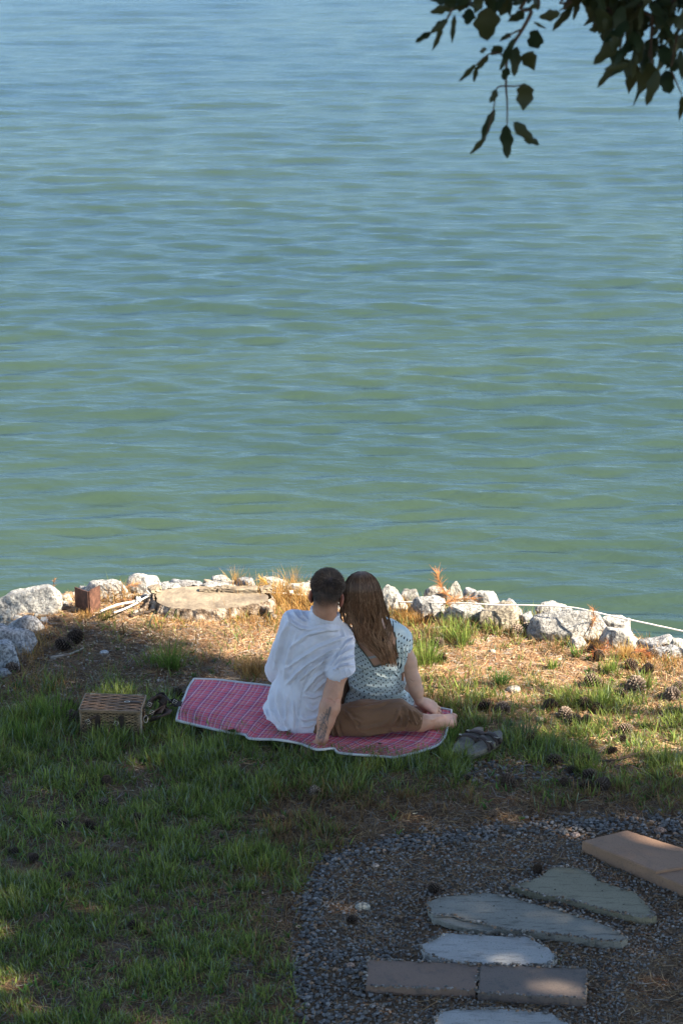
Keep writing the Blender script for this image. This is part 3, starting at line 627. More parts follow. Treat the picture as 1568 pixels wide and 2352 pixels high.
col = np.tile(np.array([.48, .265, .17]), (len(V), 1))*(.94+.12*fbm(V*16, 6, 3))[:, None]; u, v = UV(V)
red = np.exp(-(dpoly(u, v, [(968, 1635), (972, 1628)])[0]/14)**2)+.8*np.exp(-(dpoly(u, v, [(985, 1630), (1000, 1645)])[0]/8)**2)
col = col*(1-np.clip(red, 0, 1)[:, None]*.5)+np.array([.50, .22, .17])*np.clip(red, 0, 1)[:, None]*.5
paint_face(col, V, wh, WR, (.10, .06, .035)); qw = (V-wh) @ WR; col[(np.linalg.norm(qw, axis=1) < .14) & ((qw[:, 2] > .045) | (qw[:, 1] < .03)) & (v < 1410)] = (.05, .028, .017)
attach(obj('body', mesh('body', V, F, True, col), M['skin']), wom)
# dress
F_ = Field((-.14, 10.08, .03), (.46, 10.72, .70), .004)
F_.cone(PY(850, 1434, 10.28), PY(917, 1466, 10.31), .046, .052, .03).cone(PY(848, 1434, 10.28), PY(815, 1464, 10.31), .046, .048, .03)
F_.ell(wch, (.126, .090, .12), None, .04).ell(PY(871, 1520, 10.31), (.121, .093, .12), None, .04).ell(PY(866, 1562, 10.33), (.136, .100, .09), None, .04).ell(PY(866, 1615, 10.34), (.166, .118, .085), None, .05)
F_.cone(PY(830, 1645, 10.33), PY(905, 1648, 10.33), .10, .10, .05).cone(PY(917, 1470, 10.31), PY(928, 1523, 10.30), .052, .044, .03)
F_.cone(PY(865, 1640, 10.38), PY(868, 1636, 10.60), .09, .09, .04)
F_.cone(PY(855, 1531, 10.225), PY(905, 1537, 10.225), .009, .012, .02).cone(PY(820, 1528, 10.235), PY(860, 1537, 10.222), .006, .010, .02)   # the drape under the neckline
F_.cut(lambda X, Y, Z: .050-Z+0*X+0*Y)
hq = PY(930, 1532, 10.30); F_.cut(lambda X, Y, Z: -((X-hq[0])*-.75+(Z-hq[2]))+0*Y, hq+np.array([-.012, -.15, -.07]), hq+np.array([.12, .15, .06]))
V, F = F_.mesh(); V = relax(V, F, 2, .5)
V = folds(V, F, [(Z6([(430, 380), (520, 430), (640, 470), (760, 470), (860, 440)]), 2.0, .006), (Z6([(440, 330), (540, 370), (660, 400), (780, 390), (900, 350)]), 2.2, .006), (Z6([(450, 280), (560, 300), (680, 340)]), 2.2, .006), (Z6([(470, 240), (560, 260), (650, 290)]), 2, .005),
      (Z6([(480, 440), (600, 500), (740, 510), (880, 470), (960, 430)]), 2.0, .006), (Z6([(430, 480), (560, 530), (700, 540), (860, 510), (980, 490)]), 1.8, .005), (Z6([(700, 300), (760, 320), (830, 310), (880, 285)]), 1.6, .007), (Z6([(640, 270), (700, 300), (760, 300)]), 1.6, .006),
      (Z6([(780, 280), (790, 310), (780, 330)]), 1.4, .005), (Z6([(830, 270), (850, 300)]), 1.4, .006), (Z6([(860, 60), (870, 160), (860, 260)]), 2.0, .005), (Z6([(905, 30), (900, 150), (890, 270)]), 2.6, .007), (Z6([(940, 60), (925, 160), (905, 240)]), 2.2, .006),
      (Z6([(600, 500), (700, 495), (800, 475)]), 1.0, -.004), (Z6([(930, 400), (960, 470), (990, 540)]), 1.8, .005)])
N = vnormals(V, F); V = V+N*((fbm(V*np.array([12, 30, 40]), 71, 3)-.5)*.007)[:, None]
u, v = UV(V)
neck = Z5([(765, 925), (800, 1000), (900, 1130), (968, 1232), (1100, 1195), (1232, 1140), (1228, 1020), (1215, 880), (1190, 775), (1140, 690), (1000, 600), (700, 560), (700, 800)])
N = vnormals(V, F); pred = inpoly(u, v, neck) & (V[:, 1] < 10.36)
# snap the rim of the opening to the measured neckline, then take the opening out
dn, tn = dpoly(u, v, neck+[neck[0]])
kill = pred[F].sum(1) >= 3; F2 = F[~kill]
up_ = V[:, 2] > PY(850, 1400, 10.3)[2]+.02; F2 = F2[~(up_[F2].sum(1) >= 2)]
cx, cy = PY(868, 1540, 10.33)[:2]; ang = np.arctan2(V[:, 0]-cx, -(V[:, 1]-cy)); uvd = np.stack([ang*.125, V[:, 2]+.04*np.sin((V[:, 0]-.1)*9)], -1)
# sleeve piece of the dress follows its own direction
sw_ = sstep(900, 915, u)*sstep(1545, 1520, v); sw_ = np.maximum(sw_, sstep(1470, 1440, v)); uvd[:, 0] = uvd[:, 0]*(1-sw_)+(V[:, 0]-cx)*sw_; uvd[:, 1] = uvd[:, 1]*(1-sw_)+(V[:, 2]-.5*(V[:, 1]-cy+.1))*sw_
dress = attach(obj('dress', mesh('dress', V, F2, True, None, uvd), M['polka_dots']), wom)
# piping of the neckline lies on the dress surface
from mathutils.bvhtree import BVHTree
bv = BVHTree.FromPolygons([tuple(map(float, p)) for p in V], [tuple(map(int, f)) for f in F])
def onto(u, v, off=.002, tree=None):
    d = Vector(ray(u, v)).normalized(); h = (tree or bv).ray_cast(Vector((0, 0, CAMZ)), d, 30)
    return np.array(h[0]-d*off) if h[0] is not None else PY(u, v, 10.25)
b = MB(); pts = neck[:9]; path = [onto(*p, .001) for p in [tuple(np.array(pts[i])*(1-t)+np.array(pts[i+1])*t) for i in range(8) for t in (0, .5)]]
b.tube(spline(path, 50), .0026, 5); simple('trim', (.075, .085, .06), .8, .3, 0, .2); attach(b.build('neck_trim', M['trim']), wom)
Vb, Fb = [np.array(x) for x in (V, F)]
# bra band glimpsed across the bare back
bb = wom.children[0].data; bvb = BVHTree.FromObject(wom.children[0], bpy.context.evaluated_depsgraph_get())
path = [onto(uu, vv, .004, BVHTree.FromPolygons([tuple(x.co) for x in bb.vertices], [tuple(p.vertices) for p in bb.polygons])) for uu, vv in [(840, 1512)]]
tb = BVHTree.FromPolygons([tuple(x.co) for x in bb.vertices], [tuple(p.vertices) for p in bb.polygons])
path = [onto(uu, vv, .003, tb) for uu, vv in Z5([(900, 1128), (940, 1122), (990, 1112), (1040, 1100), (1100, 1082), (1160, 1065), (1225, 1050)])]
b = MB(); b.ribbon(spline(path, 20), (0, -.001, .0065), .002); simple('lace', (.40, .38, .36), .8, .3, 0, .5, 300); attach(b.build('bra_band', M['lace']), wom)
# woman's hair: long strands falling between two measured outlines, in waved locks
hv = [1312, 1318, 1326, 1340, 1360, 1385, 1410, 1435, 1460, 1485, 1505, 1528]
hl = [822, 808, 799, 791, 787, 784, 781, 787, 812, 836, 850, 868]; hr = [838, 852, 861, 870, 877, 883, 889, 894, 900, 906, 910, 909]
hyc = [10.22, 10.215, 10.21, 10.205, 10.20, 10.20, 10.20, 10.205, 10.21, 10.21, 10.21, 10.21]; hb = [.035, .062, .08, .092, .098, .096, .08, .062, .045, .033, .027, .02]
n = 6500; seg = 26; t0 = rng.random(n); lay = rng.random(n)**1.6; ln = np.where(rng.random(n) < .22, rng.uniform(.5, .85, n), rng.uniform(.80, 1.02, n)); ln = ln*(.88+.14*_h((np.floor(t0*26)*13).astype(np.int64), np.zeros(n, np.int64), np.zeros(n, np.int64), 8)); ln = np.where(t0 < .16, ln*rng.uniform(.60, .78, n), ln)
lock = np.floor(t0*26)/26; ph = 9*(fbm(np.stack([t0*11, t0*0, t0*0], -1), 87, 2)-.5)+1.0*_h((lock*997).astype(np.int64), lock.astype(np.int64), lock.astype(np.int64), 5)*6.28
S = []; cols = []
base = np.array([.155, .076, .038])*(.65+.65*rng.random(n)**1.3)[:, None]; hi = rng.random(n) < .26; base[hi] = np.array([.34, .195, .11])*rng.uniform(.7, 1.15, (hi.sum(), 1))
lk_ = fbm(np.stack([t0*17, t0*0, t0*0], -1), 81, 2); base *= (.8+.45*lk_)[:, None]
clump = (np.floor(t0*26)+.5)/26; back = rng.random(n) < .80
for j in range(seg+1):
    s = j/seg*ln; vv = 1312+s*216; tt = t0+(clump-t0)*.30*sstep(.35, 1, s)*(1+.0*ph)
    wav = .095*np.sin(s*13+ph)*sstep(.3, .75, s)+.035*np.sin(s*21+ph*2)*sstep(.35, .8, s)+.05*np.sin(s*14+1)*sstep(.5, .9, s)+rng.normal(0, .014, n)*s
    tt = tt+wav+.05*np.sin(s*5.0+1.0)*sstep(.3, 1, s)
    ul = np.interp(vv, hv, hl); ur = np.interp(vv, hv, hr); uu = ul+(ur-ul)*tt
    yy = np.interp(vv, hv, hyc); bb_ = np.interp(vv, hv, hb); rr = np.sqrt(np.clip(1-(2*np.clip(tt, 0, 1)-1)**2, 0, 1))
    Y_ = np.where(back, yy-bb_*rr*(1-.10*lay)+.012*lay, yy+bb_*.55*rr*(s < .72))
    Y_ = Y_+.006*np.sin(s*11+ph+2)*sstep(.3, .7, s)+.0025*np.sin(t0*170)
    d0 = CF[None]+np.array([1., 0, 0])*((uu-784)/FP)[:, None]+CU*((1176-vv)/FP)[:, None]; P = d0*(Y_/d0[:, 1])[:, None]+np.array([0, 0, CAMZ])
    w_ = .0013*(1-.6*(j/seg)**3); S += [P+np.array([-w_, 0, 0]), P+np.array([w_, 0, 0])]
    g = (.8+.55*sstep(.35, .95, s))[:, None]*base; cols += [g, g]
V = np.stack(S, 1); m = 2*(seg+1); b_ = np.arange(n)[:, None]*m
F = np.concatenate([np.concatenate([b_+2*j, b_+2*j+1, b_+2*j+3, b_+2*j+2], 1) for j in range(seg)])
F_ = Field((-.08, 10.02, .35), (.32, 10.42, .82), .005)
F_.ell(wh+WR @ np.array([0, -.014, .012]), (.074, .094, .082), WR, .02)
F_.chain([PY(828, 1362, 10.20), PY(835, 1400, 10.215), PY(848, 1440, 10.235), PY(872, 1480, 10.235), PY(885, 1505, 10.235)], [.075, .078, .055, .030, .016], .03)
fc = wh+WR @ np.array([0, .17, -.03]); F_.ell(fc, (.075, .12, .11), WR, .02, sub=True)
Vm, Fm = F_.mesh(); cm = np.tile(np.array([.085, .043, .023]), (len(Vm), 1))
hair = attach(obj('hair', mesh('hair', np.concatenate([V.reshape(-1, 3), Vm]), np.concatenate([F, Fm+len(V)*m]), True, np.concatenate([np.stack(cols, 1).reshape(-1, 3), cm])), M['hair']), wom)

# ================================================================== picnic blanket
def curve_g(L, n, z=.0):
    P = spline([G(u, v, z) for u, v in L], 400); d = np.r_[0, np.cumsum(np.linalg.norm(np.diff(P, axis=0), axis=1))]
    t = np.linspace(0, d[-1], n); return np.stack([np.interp(t, d, P[:, k]) for k in range(3)], 1)
na, nb = 190, 84
bot = curve_g([(405, 1655), (440, 1664), (480, 1673), (530, 1684), (562, 1688), (575, 1697), (640, 1700), (690, 1709), (726, 1722), (765, 1720), (780, 1730), (850, 1736), (905, 1740)], na)
top = curve_g([(446, 1560), (500, 1562), (560, 1569), (613, 1575), (720, 1590), (850, 1605), (960, 1618), (1036, 1632)], na)
lef = curve_g([(405, 1655), (411, 1630), (425, 1600), (433, 1580), (446, 1560)], nb); rig = curve_g([(905, 1740), (960, 1728), (1004, 1712), (1020, 1695), (1027, 1672), (1034, 1652), (1036, 1632)], nb)
a = np.linspace(0, 1, na)[None, :, None]; b = np.linspace(0, 1, nb)[:, None, None]
Pq = (1-b)*bot[None]+b*top[None]+(1-a)*lef[:, None]+a*rig[:, None]-((1-a)*(1-b)*bot[0]+a*(1-b)*bot[-1]+(1-a)*b*top[0]+a*b*top[-1])
uB, vB = UV(Pq); a2, b2 = np.broadcast_to(a[..., 0], (nb, na)), np.broadcast_to(b[..., 0], (nb, na))
zz = .050+.010*(fbm(Pq[..., :2]*5, 91, 3)-.5)*2
edge = np.minimum(np.minimum(a2, 1-a2)*1.3, np.minimum(b2, 1-b2)*.55)
def crease(L, wd, am):
    global zz
    d, t = dpoly(uB, vB, L); wd = wd*2.2; zz = zz+am*.95*np.exp(-(d/wd)**2)*np.clip(np.minimum(t, 1-t)*5, 0, 1)
X8 = lambda L: Z6(L, 620*.6272, 2460*.6272, .232)
for L, wd, am in [([(130, 215), (240, 240), (380, 250), (500, 290)], 3, .008), ([(520, 170), (600, 195), (700, 190)], 3, .010), ([(520, 300), (600, 300), (660, 290)], 2.5, .010), ([(110, 350), (250, 350), (400, 400), (480, 400)], 3, .009), ([(560, 350), (640, 340), (800, 310), (900, 320)], 3, .009),
                  ([(250, 420), (380, 420), (520, 390)], 3, .008), ([(300, 450), (420, 470), (510, 500)], 3, .008), ([(630, 380), (760, 400), (940, 400)], 2.6, .008), ([(600, 440), (700, 450), (900, 500)], 3, .010), ([(700, 130), (690, 240), (620, 350), (540, 520)], 4, .008),
                  ([(560, 560), (700, 530), (860, 610)], 3, .014), ([(260, 90), (260, 160), (200, 300)], 3, .006), ([(800, 480), (860, 520), (950, 540)], 3, .008), ([(60, 480), (100, 400), (125, 320)], 3, .012), ([(1030, 690), (1200, 720), (1400, 760)], 3, .010)]: crease(X8(L), wd, am)
for L, wd, am in [([(320, 950), (560, 900), (800, 860), (1000, 820)], 2.6, .009), ([(640, 860), (720, 880), (830, 980)], 2.4, .010), ([(900, 840), (1000, 880), (1230, 860)], 2.6, .010), ([(760, 880), (900, 930), (1100, 940)], 2.6, .010), ([(1100, 780), (1180, 800), (1260, 830)], 2.4, .008), ([(850, 980), (960, 960), (1060, 900)], 2.5, .008)]: crease(Z6(L), wd, am)
zz = zz+(.030*np.exp(-((uB-745)/34)**2)+.012*np.sin(uB/31)+.008*np.sin(uB/13+1))*np.exp(-(b2/.06)**2)+.004*np.sin(vB/7+uB/90)*np.exp(-(a2/.05)**2)*2
Pb = Pq.copy(); Pb[..., 2] = zz
# sight lines keep the measured outline although the cloth lies above the ground
sh_ = (Pb[..., 2:]/CAMZ); Pb[..., :2] = Pb[..., :2]*(1-sh_)
i = np.arange(nb*na).reshape(nb, na); F = np.stack([i[:-1, :-1], i[:-1, 1:], i[1:, 1:], i[1:, :-1]], -1).reshape(-1, 4)
V = Pb.reshape(-1, 3); uvt = np.stack([a2.ravel()*1.28+.02*np.sin(b2.ravel()*5), b2.ravel()*.86+.12*a2.ravel()*0], -1)
blk = empty('picnic_blanket', (0, 10.2, 0)); tag(blk, 'red tartan picnic blanket with white piping spread on the grass', 'blanket')
attach(obj('cloth', mesh('cloth', V, F, True, None, uvt), M['tartan']), blk)
Vk = V-np.array([0, 0, .007]); attach(obj('backing', mesh('backing', Vk, F[:, ::-1]), M['backing']), blk)
ring = np.concatenate([Pb[0], Pb[1:, -1], Pb[-1, ::-1][1:], Pb[::-1, 0][1:-1]])
b = MB(); ring = np.concatenate([ring, ring[:1]]); T = np.gradient(ring, axis=0); T /= np.linalg.norm(T, axis=1)[:, None]; Wd = np.cross(T, [0, 0, 1.])*.0042
b.ribbon(ring+np.array([0, 0, .001]), Wd, .009); attach(b.build('piping', M['piping'], None), blk)
lump = ring[np.argmin(np.linalg.norm(ring-G(408, 1650), axis=1))]
BLpoly = [tuple(x) for x in np.stack(UV(np.concatenate([bot, rig[1:], top[::-1][1:], lef[::-1][1:]])), 1)]

# ================================================================== rocks of the shore edging
from mathutils import noise as _mn
def ico(sub):
    bm = bmesh.new(); bmesh.ops.create_icosphere(bm, subdivisions=sub, radius=1); V = np.array([v.co[:] for v in bm.verts]); F = np.array([[v.index for v in f.verts] for f in bm.faces]); bm.free(); return V, F
ICO = {k: ico(k) for k in (1, 2, 3, 4, 5)}
def rock(u0, v0, u1, v1, label, dep=.8, seed=1, tint=(1, 1, 1), rot=0, zb=0, top=1.0, name='rock', below=.10, slope=0):
    V, F = ICO[5 if u1-u0 > 60 else 4]; r_ = np.random.default_rng(seed*13+5)
    g = G((u0+u1)/2, v1, zb); S_ = FP/(g[1]*math.cos(PITCH)+(CAMZ-.1)*math.sin(PITCH)); wd = (u1-u0)/S_; D = wd*dep; th = math.radians(19.8+math.degrees(math.atan((v1-1176)/FP)))
    H = max(.03, ((v1-v0)/S_-D*math.sin(th)*.75)/math.cos(th))
    k = 12; nr = r_.normal(0, 1, (k, 3)); nr[:, 2] *= .8; nr /= np.linalg.norm(nr, axis=1)[:, None]; nr[0] = (r_.normal(0, .12), r_.normal(0, .12), 1); nr[0] /= np.linalg.norm(nr[0]); nr[1] = (r_.normal(0, .4), -1, .35); nr[1] /= np.linalg.norm(nr[1])
    dd = r_.uniform(.55, .90, k); dd[0] = .72; dd[1] = .7
    dt = V @ nr.T; rr = np.where(dt > .02, dd/np.maximum(dt, .02), 9); rr = np.sort(rr, 1); kk = .018; rad = np.minimum(-kk*np.log(np.exp(-rr[:, :4]/kk).sum(1)), 1.0)
    Q = V*rad[:, None]; Q = Q*(1+.13*(fbm(Q*2.2+seed*7, 7, 3)-.5)[:, None]); nn = V
    Q = Q/np.abs(Q).max(0)*np.where(Q > 0, 1, 1); ext = (Q.max(0)-Q.min(0))/2; Q = (Q-(Q.max(0)+Q.min(0))/2)/ext
    Q[:, 2] += slope*Q[:, 0]*(Q[:, 2] > -.2)
    Q = Q*np.array([wd*.58, D/2, (H+below)/2]); c_, s_ = math.cos(rot), math.sin(rot)
    Q = Q+V*((fbm(Q*18+seed, 8, 4)-.5)*.022)[:, None]+V*((fbm(Q*70+seed, 12, 2)-.5)*.007)[:, None]
    cx = g[0]*(g[1]+D/2)/g[1]; me = mesh('rock', Q, F, True, np.tile(tint, (len(Q), 1)))
    o = obj(name, me, M['granite'], None, (cx, g[1]+D*.42, zb+(H-below)/2)); o.rotation_euler = (0, 0, rot); return tag(o, label, 'rock', 'rocks edging the shore')
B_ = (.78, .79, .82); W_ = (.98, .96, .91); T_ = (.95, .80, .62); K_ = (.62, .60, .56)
for k, a_ in enumerate([
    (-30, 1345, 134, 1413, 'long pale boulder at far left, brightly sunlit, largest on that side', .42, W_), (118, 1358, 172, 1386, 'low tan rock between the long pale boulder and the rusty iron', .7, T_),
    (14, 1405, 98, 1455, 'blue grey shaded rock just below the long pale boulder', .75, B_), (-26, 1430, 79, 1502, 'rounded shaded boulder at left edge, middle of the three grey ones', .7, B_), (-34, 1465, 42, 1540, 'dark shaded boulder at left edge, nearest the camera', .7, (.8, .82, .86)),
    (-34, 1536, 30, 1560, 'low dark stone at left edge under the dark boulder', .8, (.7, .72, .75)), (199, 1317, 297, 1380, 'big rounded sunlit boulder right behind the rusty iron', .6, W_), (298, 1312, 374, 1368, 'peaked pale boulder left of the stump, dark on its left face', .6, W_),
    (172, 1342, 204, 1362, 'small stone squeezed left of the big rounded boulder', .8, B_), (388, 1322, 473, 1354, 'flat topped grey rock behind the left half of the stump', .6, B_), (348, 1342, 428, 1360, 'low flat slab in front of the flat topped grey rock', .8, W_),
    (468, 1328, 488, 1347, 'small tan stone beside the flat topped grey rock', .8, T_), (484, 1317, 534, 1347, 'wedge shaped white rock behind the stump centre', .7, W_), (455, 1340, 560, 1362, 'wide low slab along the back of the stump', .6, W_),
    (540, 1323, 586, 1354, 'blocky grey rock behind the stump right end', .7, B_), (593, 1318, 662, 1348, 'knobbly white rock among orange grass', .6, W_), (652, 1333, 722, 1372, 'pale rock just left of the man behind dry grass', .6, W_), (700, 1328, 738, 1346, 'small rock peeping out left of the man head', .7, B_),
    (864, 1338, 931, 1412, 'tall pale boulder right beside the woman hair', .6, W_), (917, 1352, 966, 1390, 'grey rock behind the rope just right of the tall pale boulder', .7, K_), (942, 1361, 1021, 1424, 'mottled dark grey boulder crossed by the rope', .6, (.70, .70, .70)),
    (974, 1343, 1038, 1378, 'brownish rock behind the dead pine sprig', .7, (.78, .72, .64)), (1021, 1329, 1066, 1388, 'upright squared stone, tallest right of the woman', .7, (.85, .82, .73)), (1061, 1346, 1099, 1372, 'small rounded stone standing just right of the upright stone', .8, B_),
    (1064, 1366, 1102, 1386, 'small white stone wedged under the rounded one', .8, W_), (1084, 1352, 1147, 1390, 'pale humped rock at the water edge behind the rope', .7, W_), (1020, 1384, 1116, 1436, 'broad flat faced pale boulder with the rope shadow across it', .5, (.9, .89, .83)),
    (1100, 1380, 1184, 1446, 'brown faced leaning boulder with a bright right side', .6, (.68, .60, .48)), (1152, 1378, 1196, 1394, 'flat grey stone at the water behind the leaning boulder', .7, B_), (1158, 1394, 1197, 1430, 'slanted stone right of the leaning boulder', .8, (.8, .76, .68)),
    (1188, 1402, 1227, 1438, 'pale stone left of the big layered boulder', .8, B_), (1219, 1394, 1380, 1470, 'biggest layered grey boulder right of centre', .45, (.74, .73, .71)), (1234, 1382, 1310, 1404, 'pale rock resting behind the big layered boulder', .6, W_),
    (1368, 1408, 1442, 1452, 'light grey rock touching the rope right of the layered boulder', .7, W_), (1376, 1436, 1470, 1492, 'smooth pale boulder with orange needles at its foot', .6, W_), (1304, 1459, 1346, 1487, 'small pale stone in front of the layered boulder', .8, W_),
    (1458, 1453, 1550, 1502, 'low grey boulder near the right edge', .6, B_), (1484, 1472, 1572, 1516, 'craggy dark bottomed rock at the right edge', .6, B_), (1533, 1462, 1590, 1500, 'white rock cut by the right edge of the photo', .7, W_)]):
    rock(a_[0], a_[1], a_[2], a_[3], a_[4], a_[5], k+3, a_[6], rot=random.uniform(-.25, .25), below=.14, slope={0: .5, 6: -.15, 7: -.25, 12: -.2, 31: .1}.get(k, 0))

# ================================================================== stump
st = empty('tree_stump', (-.65, 11.95, 0)); tag(st, 'wide low sawn tree stump with flaking bark behind the couple', 'stump')
cS = PY(481, 1374, 11.70); n_ = 90; th = np.linspace(0, 2*math.pi, n_, endpoint=False)
rr = 1+.06*np.sin(th*3+1)+.05*(np.array([vnoise(np.array([[math.cos(t)*3, math.sin(t)*3, 1]]), 3)[0] for t in th])-.5)*2
R0 = np.stack([np.cos(th)*.300*rr, np.sin(th)*.155*rr, 0*th], 1); zt = lambda P: P[:, 1]*.06
V = [np.array([[0, 0, 0.]])]; F = []
for q in np.linspace(.12, 1, 9): V.append(R0*q)
V = np.concatenate(V); V[:, 2] += zt(V)+(fbm(V*14, 15, 3)-.5)*.012
for k in range(n_): F.append((0, 1+k, 1+(k+1) % n_))
for j in range(8):
    for k in range(n_): F.append((1+j*n_+k, 1+(j+1)*n_+k, 1+(j+1)*n_+(k+1) % n_, 1+j*n_+(k+1) % n_))
attach(obj('cut_face', mesh('cut_face', V+cS, F), M['stump_wood']), st)
nz = 12; V = []; F = []; n_ = 220; th = np.linspace(0, 2*math.pi, n_, endpoint=False)
for j in range(nz):
    q = j/(nz-1); Pn = np.stack([np.cos(th)*3, np.sin(th)*3, np.full(n_, q*1.0)], 1); bump_ = (fbm(Pn*np.array([3, 3, 1.4]), 25, 4)-.5)
    rr = 1.0+.06*np.sin(th*3+1)*(1)+.035+.17*q+bump_*(.26 if j else .05)*1.0; V.append(np.stack([np.cos(th)*.300*rr, np.sin(th)*.158*rr, .004-q*(cS[2]+.04)+(bump_*.03 if j == 0 else 0)+0*th], 1))
V = np.concatenate(V)
for j in range(nz-1):
    for k in range(n_): F.append((j*n_+k, (j+1)*n_+k, (j+1)*n_+(k+1) % n_, j*n_+(k+1) % n_))
attach(obj('bark', mesh('bark', V+cS, F, False), M['stump_bark']), st)
for (u_, v_, lx, ly, lz, rz) in [(512, 1353, .055, .03, .030, .2), (552, 1364, .18, .05, .022, -.06), (610, 1362, .06, .04, .028, .3), (530, 1357, .10, .02, .02, -.1), (478, 1352, .09, .03, .02, 0), (355, 1366, .06, .05, .03, .5)]:
    bm = bmesh.new(); bmesh.ops.create_cube(bm, size=1); bmesh.ops.subdivide_edges(bm, edges=bm.edges[:], cuts=4, use_grid_fill=True)
    for x in bm.verts: x.co = Vector((x.co.x*lx, x.co.y*ly, x.co.z*lz*(1+.7*x.co.x)))+Vector((0, random.uniform(-.004, .004), random.uniform(-.003, .003)))
    me = bpy.data.meshes.new('splinter'); bm.to_mesh(me); bm.free(); o = obj('splinter', me, M['stump_wood'], None); g = PY(u_, v_+4, 11.78); o.location = (g[0], 11.79, cS[2]+.014); o.rotation_euler = (0, random.uniform(-.1, .1), rz); attach(o, st)
# roots flaring to the left and the right front
for P, r0 in [([(352, 1372), (335, 1395), (305, 1408)], .016), ([(600, 1392), (618, 1405), (632, 1420)], .028), ([(560, 1398), (578, 1410)], .018)]:
    b = MB(); Q = spline([G(*p, .03) for p in P], 14); b.tube(Q, np.linspace(r0, r0*.4, 14), 9); o = b.build('root', M['stump_bark']); attach(o, st)
    for x in o.data.vertices: x.co += Vector((random.uniform(-.006, .006), random.uniform(-.006, .006), random.uniform(-.006, .006)))

# ================================================================== rusty iron
ir = empty('angle_iron', tuple(G(205, 1402))); tag(ir, 'rusty folded steel plate standing upright among the rocks at left', 'iron plate')
def plate(P, H, t, name):
    b = MB(); P = np.array(P); m = len(P); T = np.gradient(P[:, :2], axis=0); N = np.stack([-T[:, 1], T[:, 0]], 1); N /= np.linalg.norm(N, axis=1)[:, None]
    for k in range(1): pass
    A = np.c_[P[:, :2]-N*t/2, P[:, 2]]; B = np.c_[P[:, :2]+N*t/2, P[:, 2]]; V = np.concatenate([A, B, A-[0, 0, H], B-[0, 0, H]]); F = []
    for i in range(m-1): F += [(i, i+1, m+i+1, m+i), (2*m+i, 3*m+i, 3*m+i+1, 2*m+i+1), (i, 2*m+i, 2*m+i+1, i+1), (m+i, m+i+1, 3*m+i+1, 3*m+i)]
    F += [(0, m, 3*m, 2*m), (m-1, 3*m-1, 4*m-1, 2*m-1)]; b.add(V, F); return attach(b.build(name, M['rust'], None, False), ir)
c0 = PY(203, 1359, 11.60); l0 = PY(173, 1348, 11.72); r0 = PY(229, 1345, 11.68); 
plate([l0, (l0+c0)/2+[0, .004, -.003], c0], .17, .007, 'flange'); plate([c0+[.004, 0, 0], (c0*.6+r0*.4)+[0, -.006, .004], (c0*.25+r0*.75)+[0, -.003, .003], r0], .17, .007, 'flange')
plate([l0+[.001, -.004, .001], l0+[.013, -.012, -.001]], .17, .006, 'lip')

# ================================================================== rope
rp = [(258, 1408, .02, 11.45), (285, 1396, .03, 11.55), (322, 1380, .07, 11.72)]
P = [G(250, 1408, .012), G(284, 1397, .02), G(322, 1379, .05)]
Pr = [PY(u, v, Y) for u, v, Y in [(322, 1379, 11.72), (345, 1367, 11.78), (372, 1359, 11.84), (450, 1353, 11.84), (530, 1352, 11.86), (572, 1355, 11.86), (600, 1359, 11.85), (655, 1363, 11.85), (700, 1367, 11.85), (780, 1372, 11.85), (850, 1377, 11.75), (930, 1383, 11.62), (1060, 1385, 11.50), (1140, 1390, 11.42), (1200, 1390, 11.38), (1300, 1394, 11.30), (1352, 1403, 11.24), (1400, 1414, 11.20), (1480, 1431, 11.12), (1568, 1450, 11.05), (1800, 1500, 10.85)]]
rope = empty('rope', tuple(Pr[0])); tag(rope, 'thin white twisted rope strung along the rocks across the shore', 'rope')
def twisted(P, r, name, pitch=.028):
    P = spline(P, 60); L = np.r_[0, np.cumsum(np.linalg.norm(np.diff(P, axis=0), axis=1))]; n_ = int(L[-1]/.0045); t = np.linspace(0, L[-1], n_); Q = np.stack([np.interp(t, L, P[:, k]) for k in range(3)], 1)
    T = np.gradient(Q, axis=0); T /= np.linalg.norm(T, axis=1)[:, None]; A = np.cross(T, [0, 0, 1.]); A /= np.linalg.norm(A, axis=1)[:, None]; B = np.cross(A, T); b = MB()
    for k in range(3):
        ph = 2*math.pi*(t/pitch+k/3); b.tube(Q+(A*np.cos(ph)[:, None]+B*np.sin(ph)[:, None])*r*.5, r*.58, 5)
    return attach(b.build(name, M['rope']), rope)
twisted(Pr, .0043, 'rope_strand')
Pn = [PY(u, v, Y) for u, v, Y in [(322, 1379, 11.715), (300, 1383, 11.68), (270, 1389, 11.62), (247, 1397, 11.55), (232, 1404, 11.50)]]; twisted(Pn, .0052, 'rope_strand')
Pn = [PY(u, v, Y) for u, v, Y in [(322, 1381, 11.715), (300, 1392, 11.62), (282, 1400, 11.55), (262, 1407, 11.48)]]; twisted(Pn, .0052, 'rope_strand')
for nm, (u_, v_, Y_) in (('knot', (318, 1377, 11.70)), ('knot', (668, 1362, 11.85)), ('knot', (490, 1351, 11.85))):
    t = np.linspace(0, 4*math.pi, 40); b = MB(); g = PY(u_, v_, Y_); b.tube(np.stack([g[0]+.008*np.cos(t*1.5), g[1]+.010*np.sin(t), g[2]+.010*np.cos(t)], 1), .0055 if nm else 0, 6); attach(b.build(nm, M['rope']), rope)

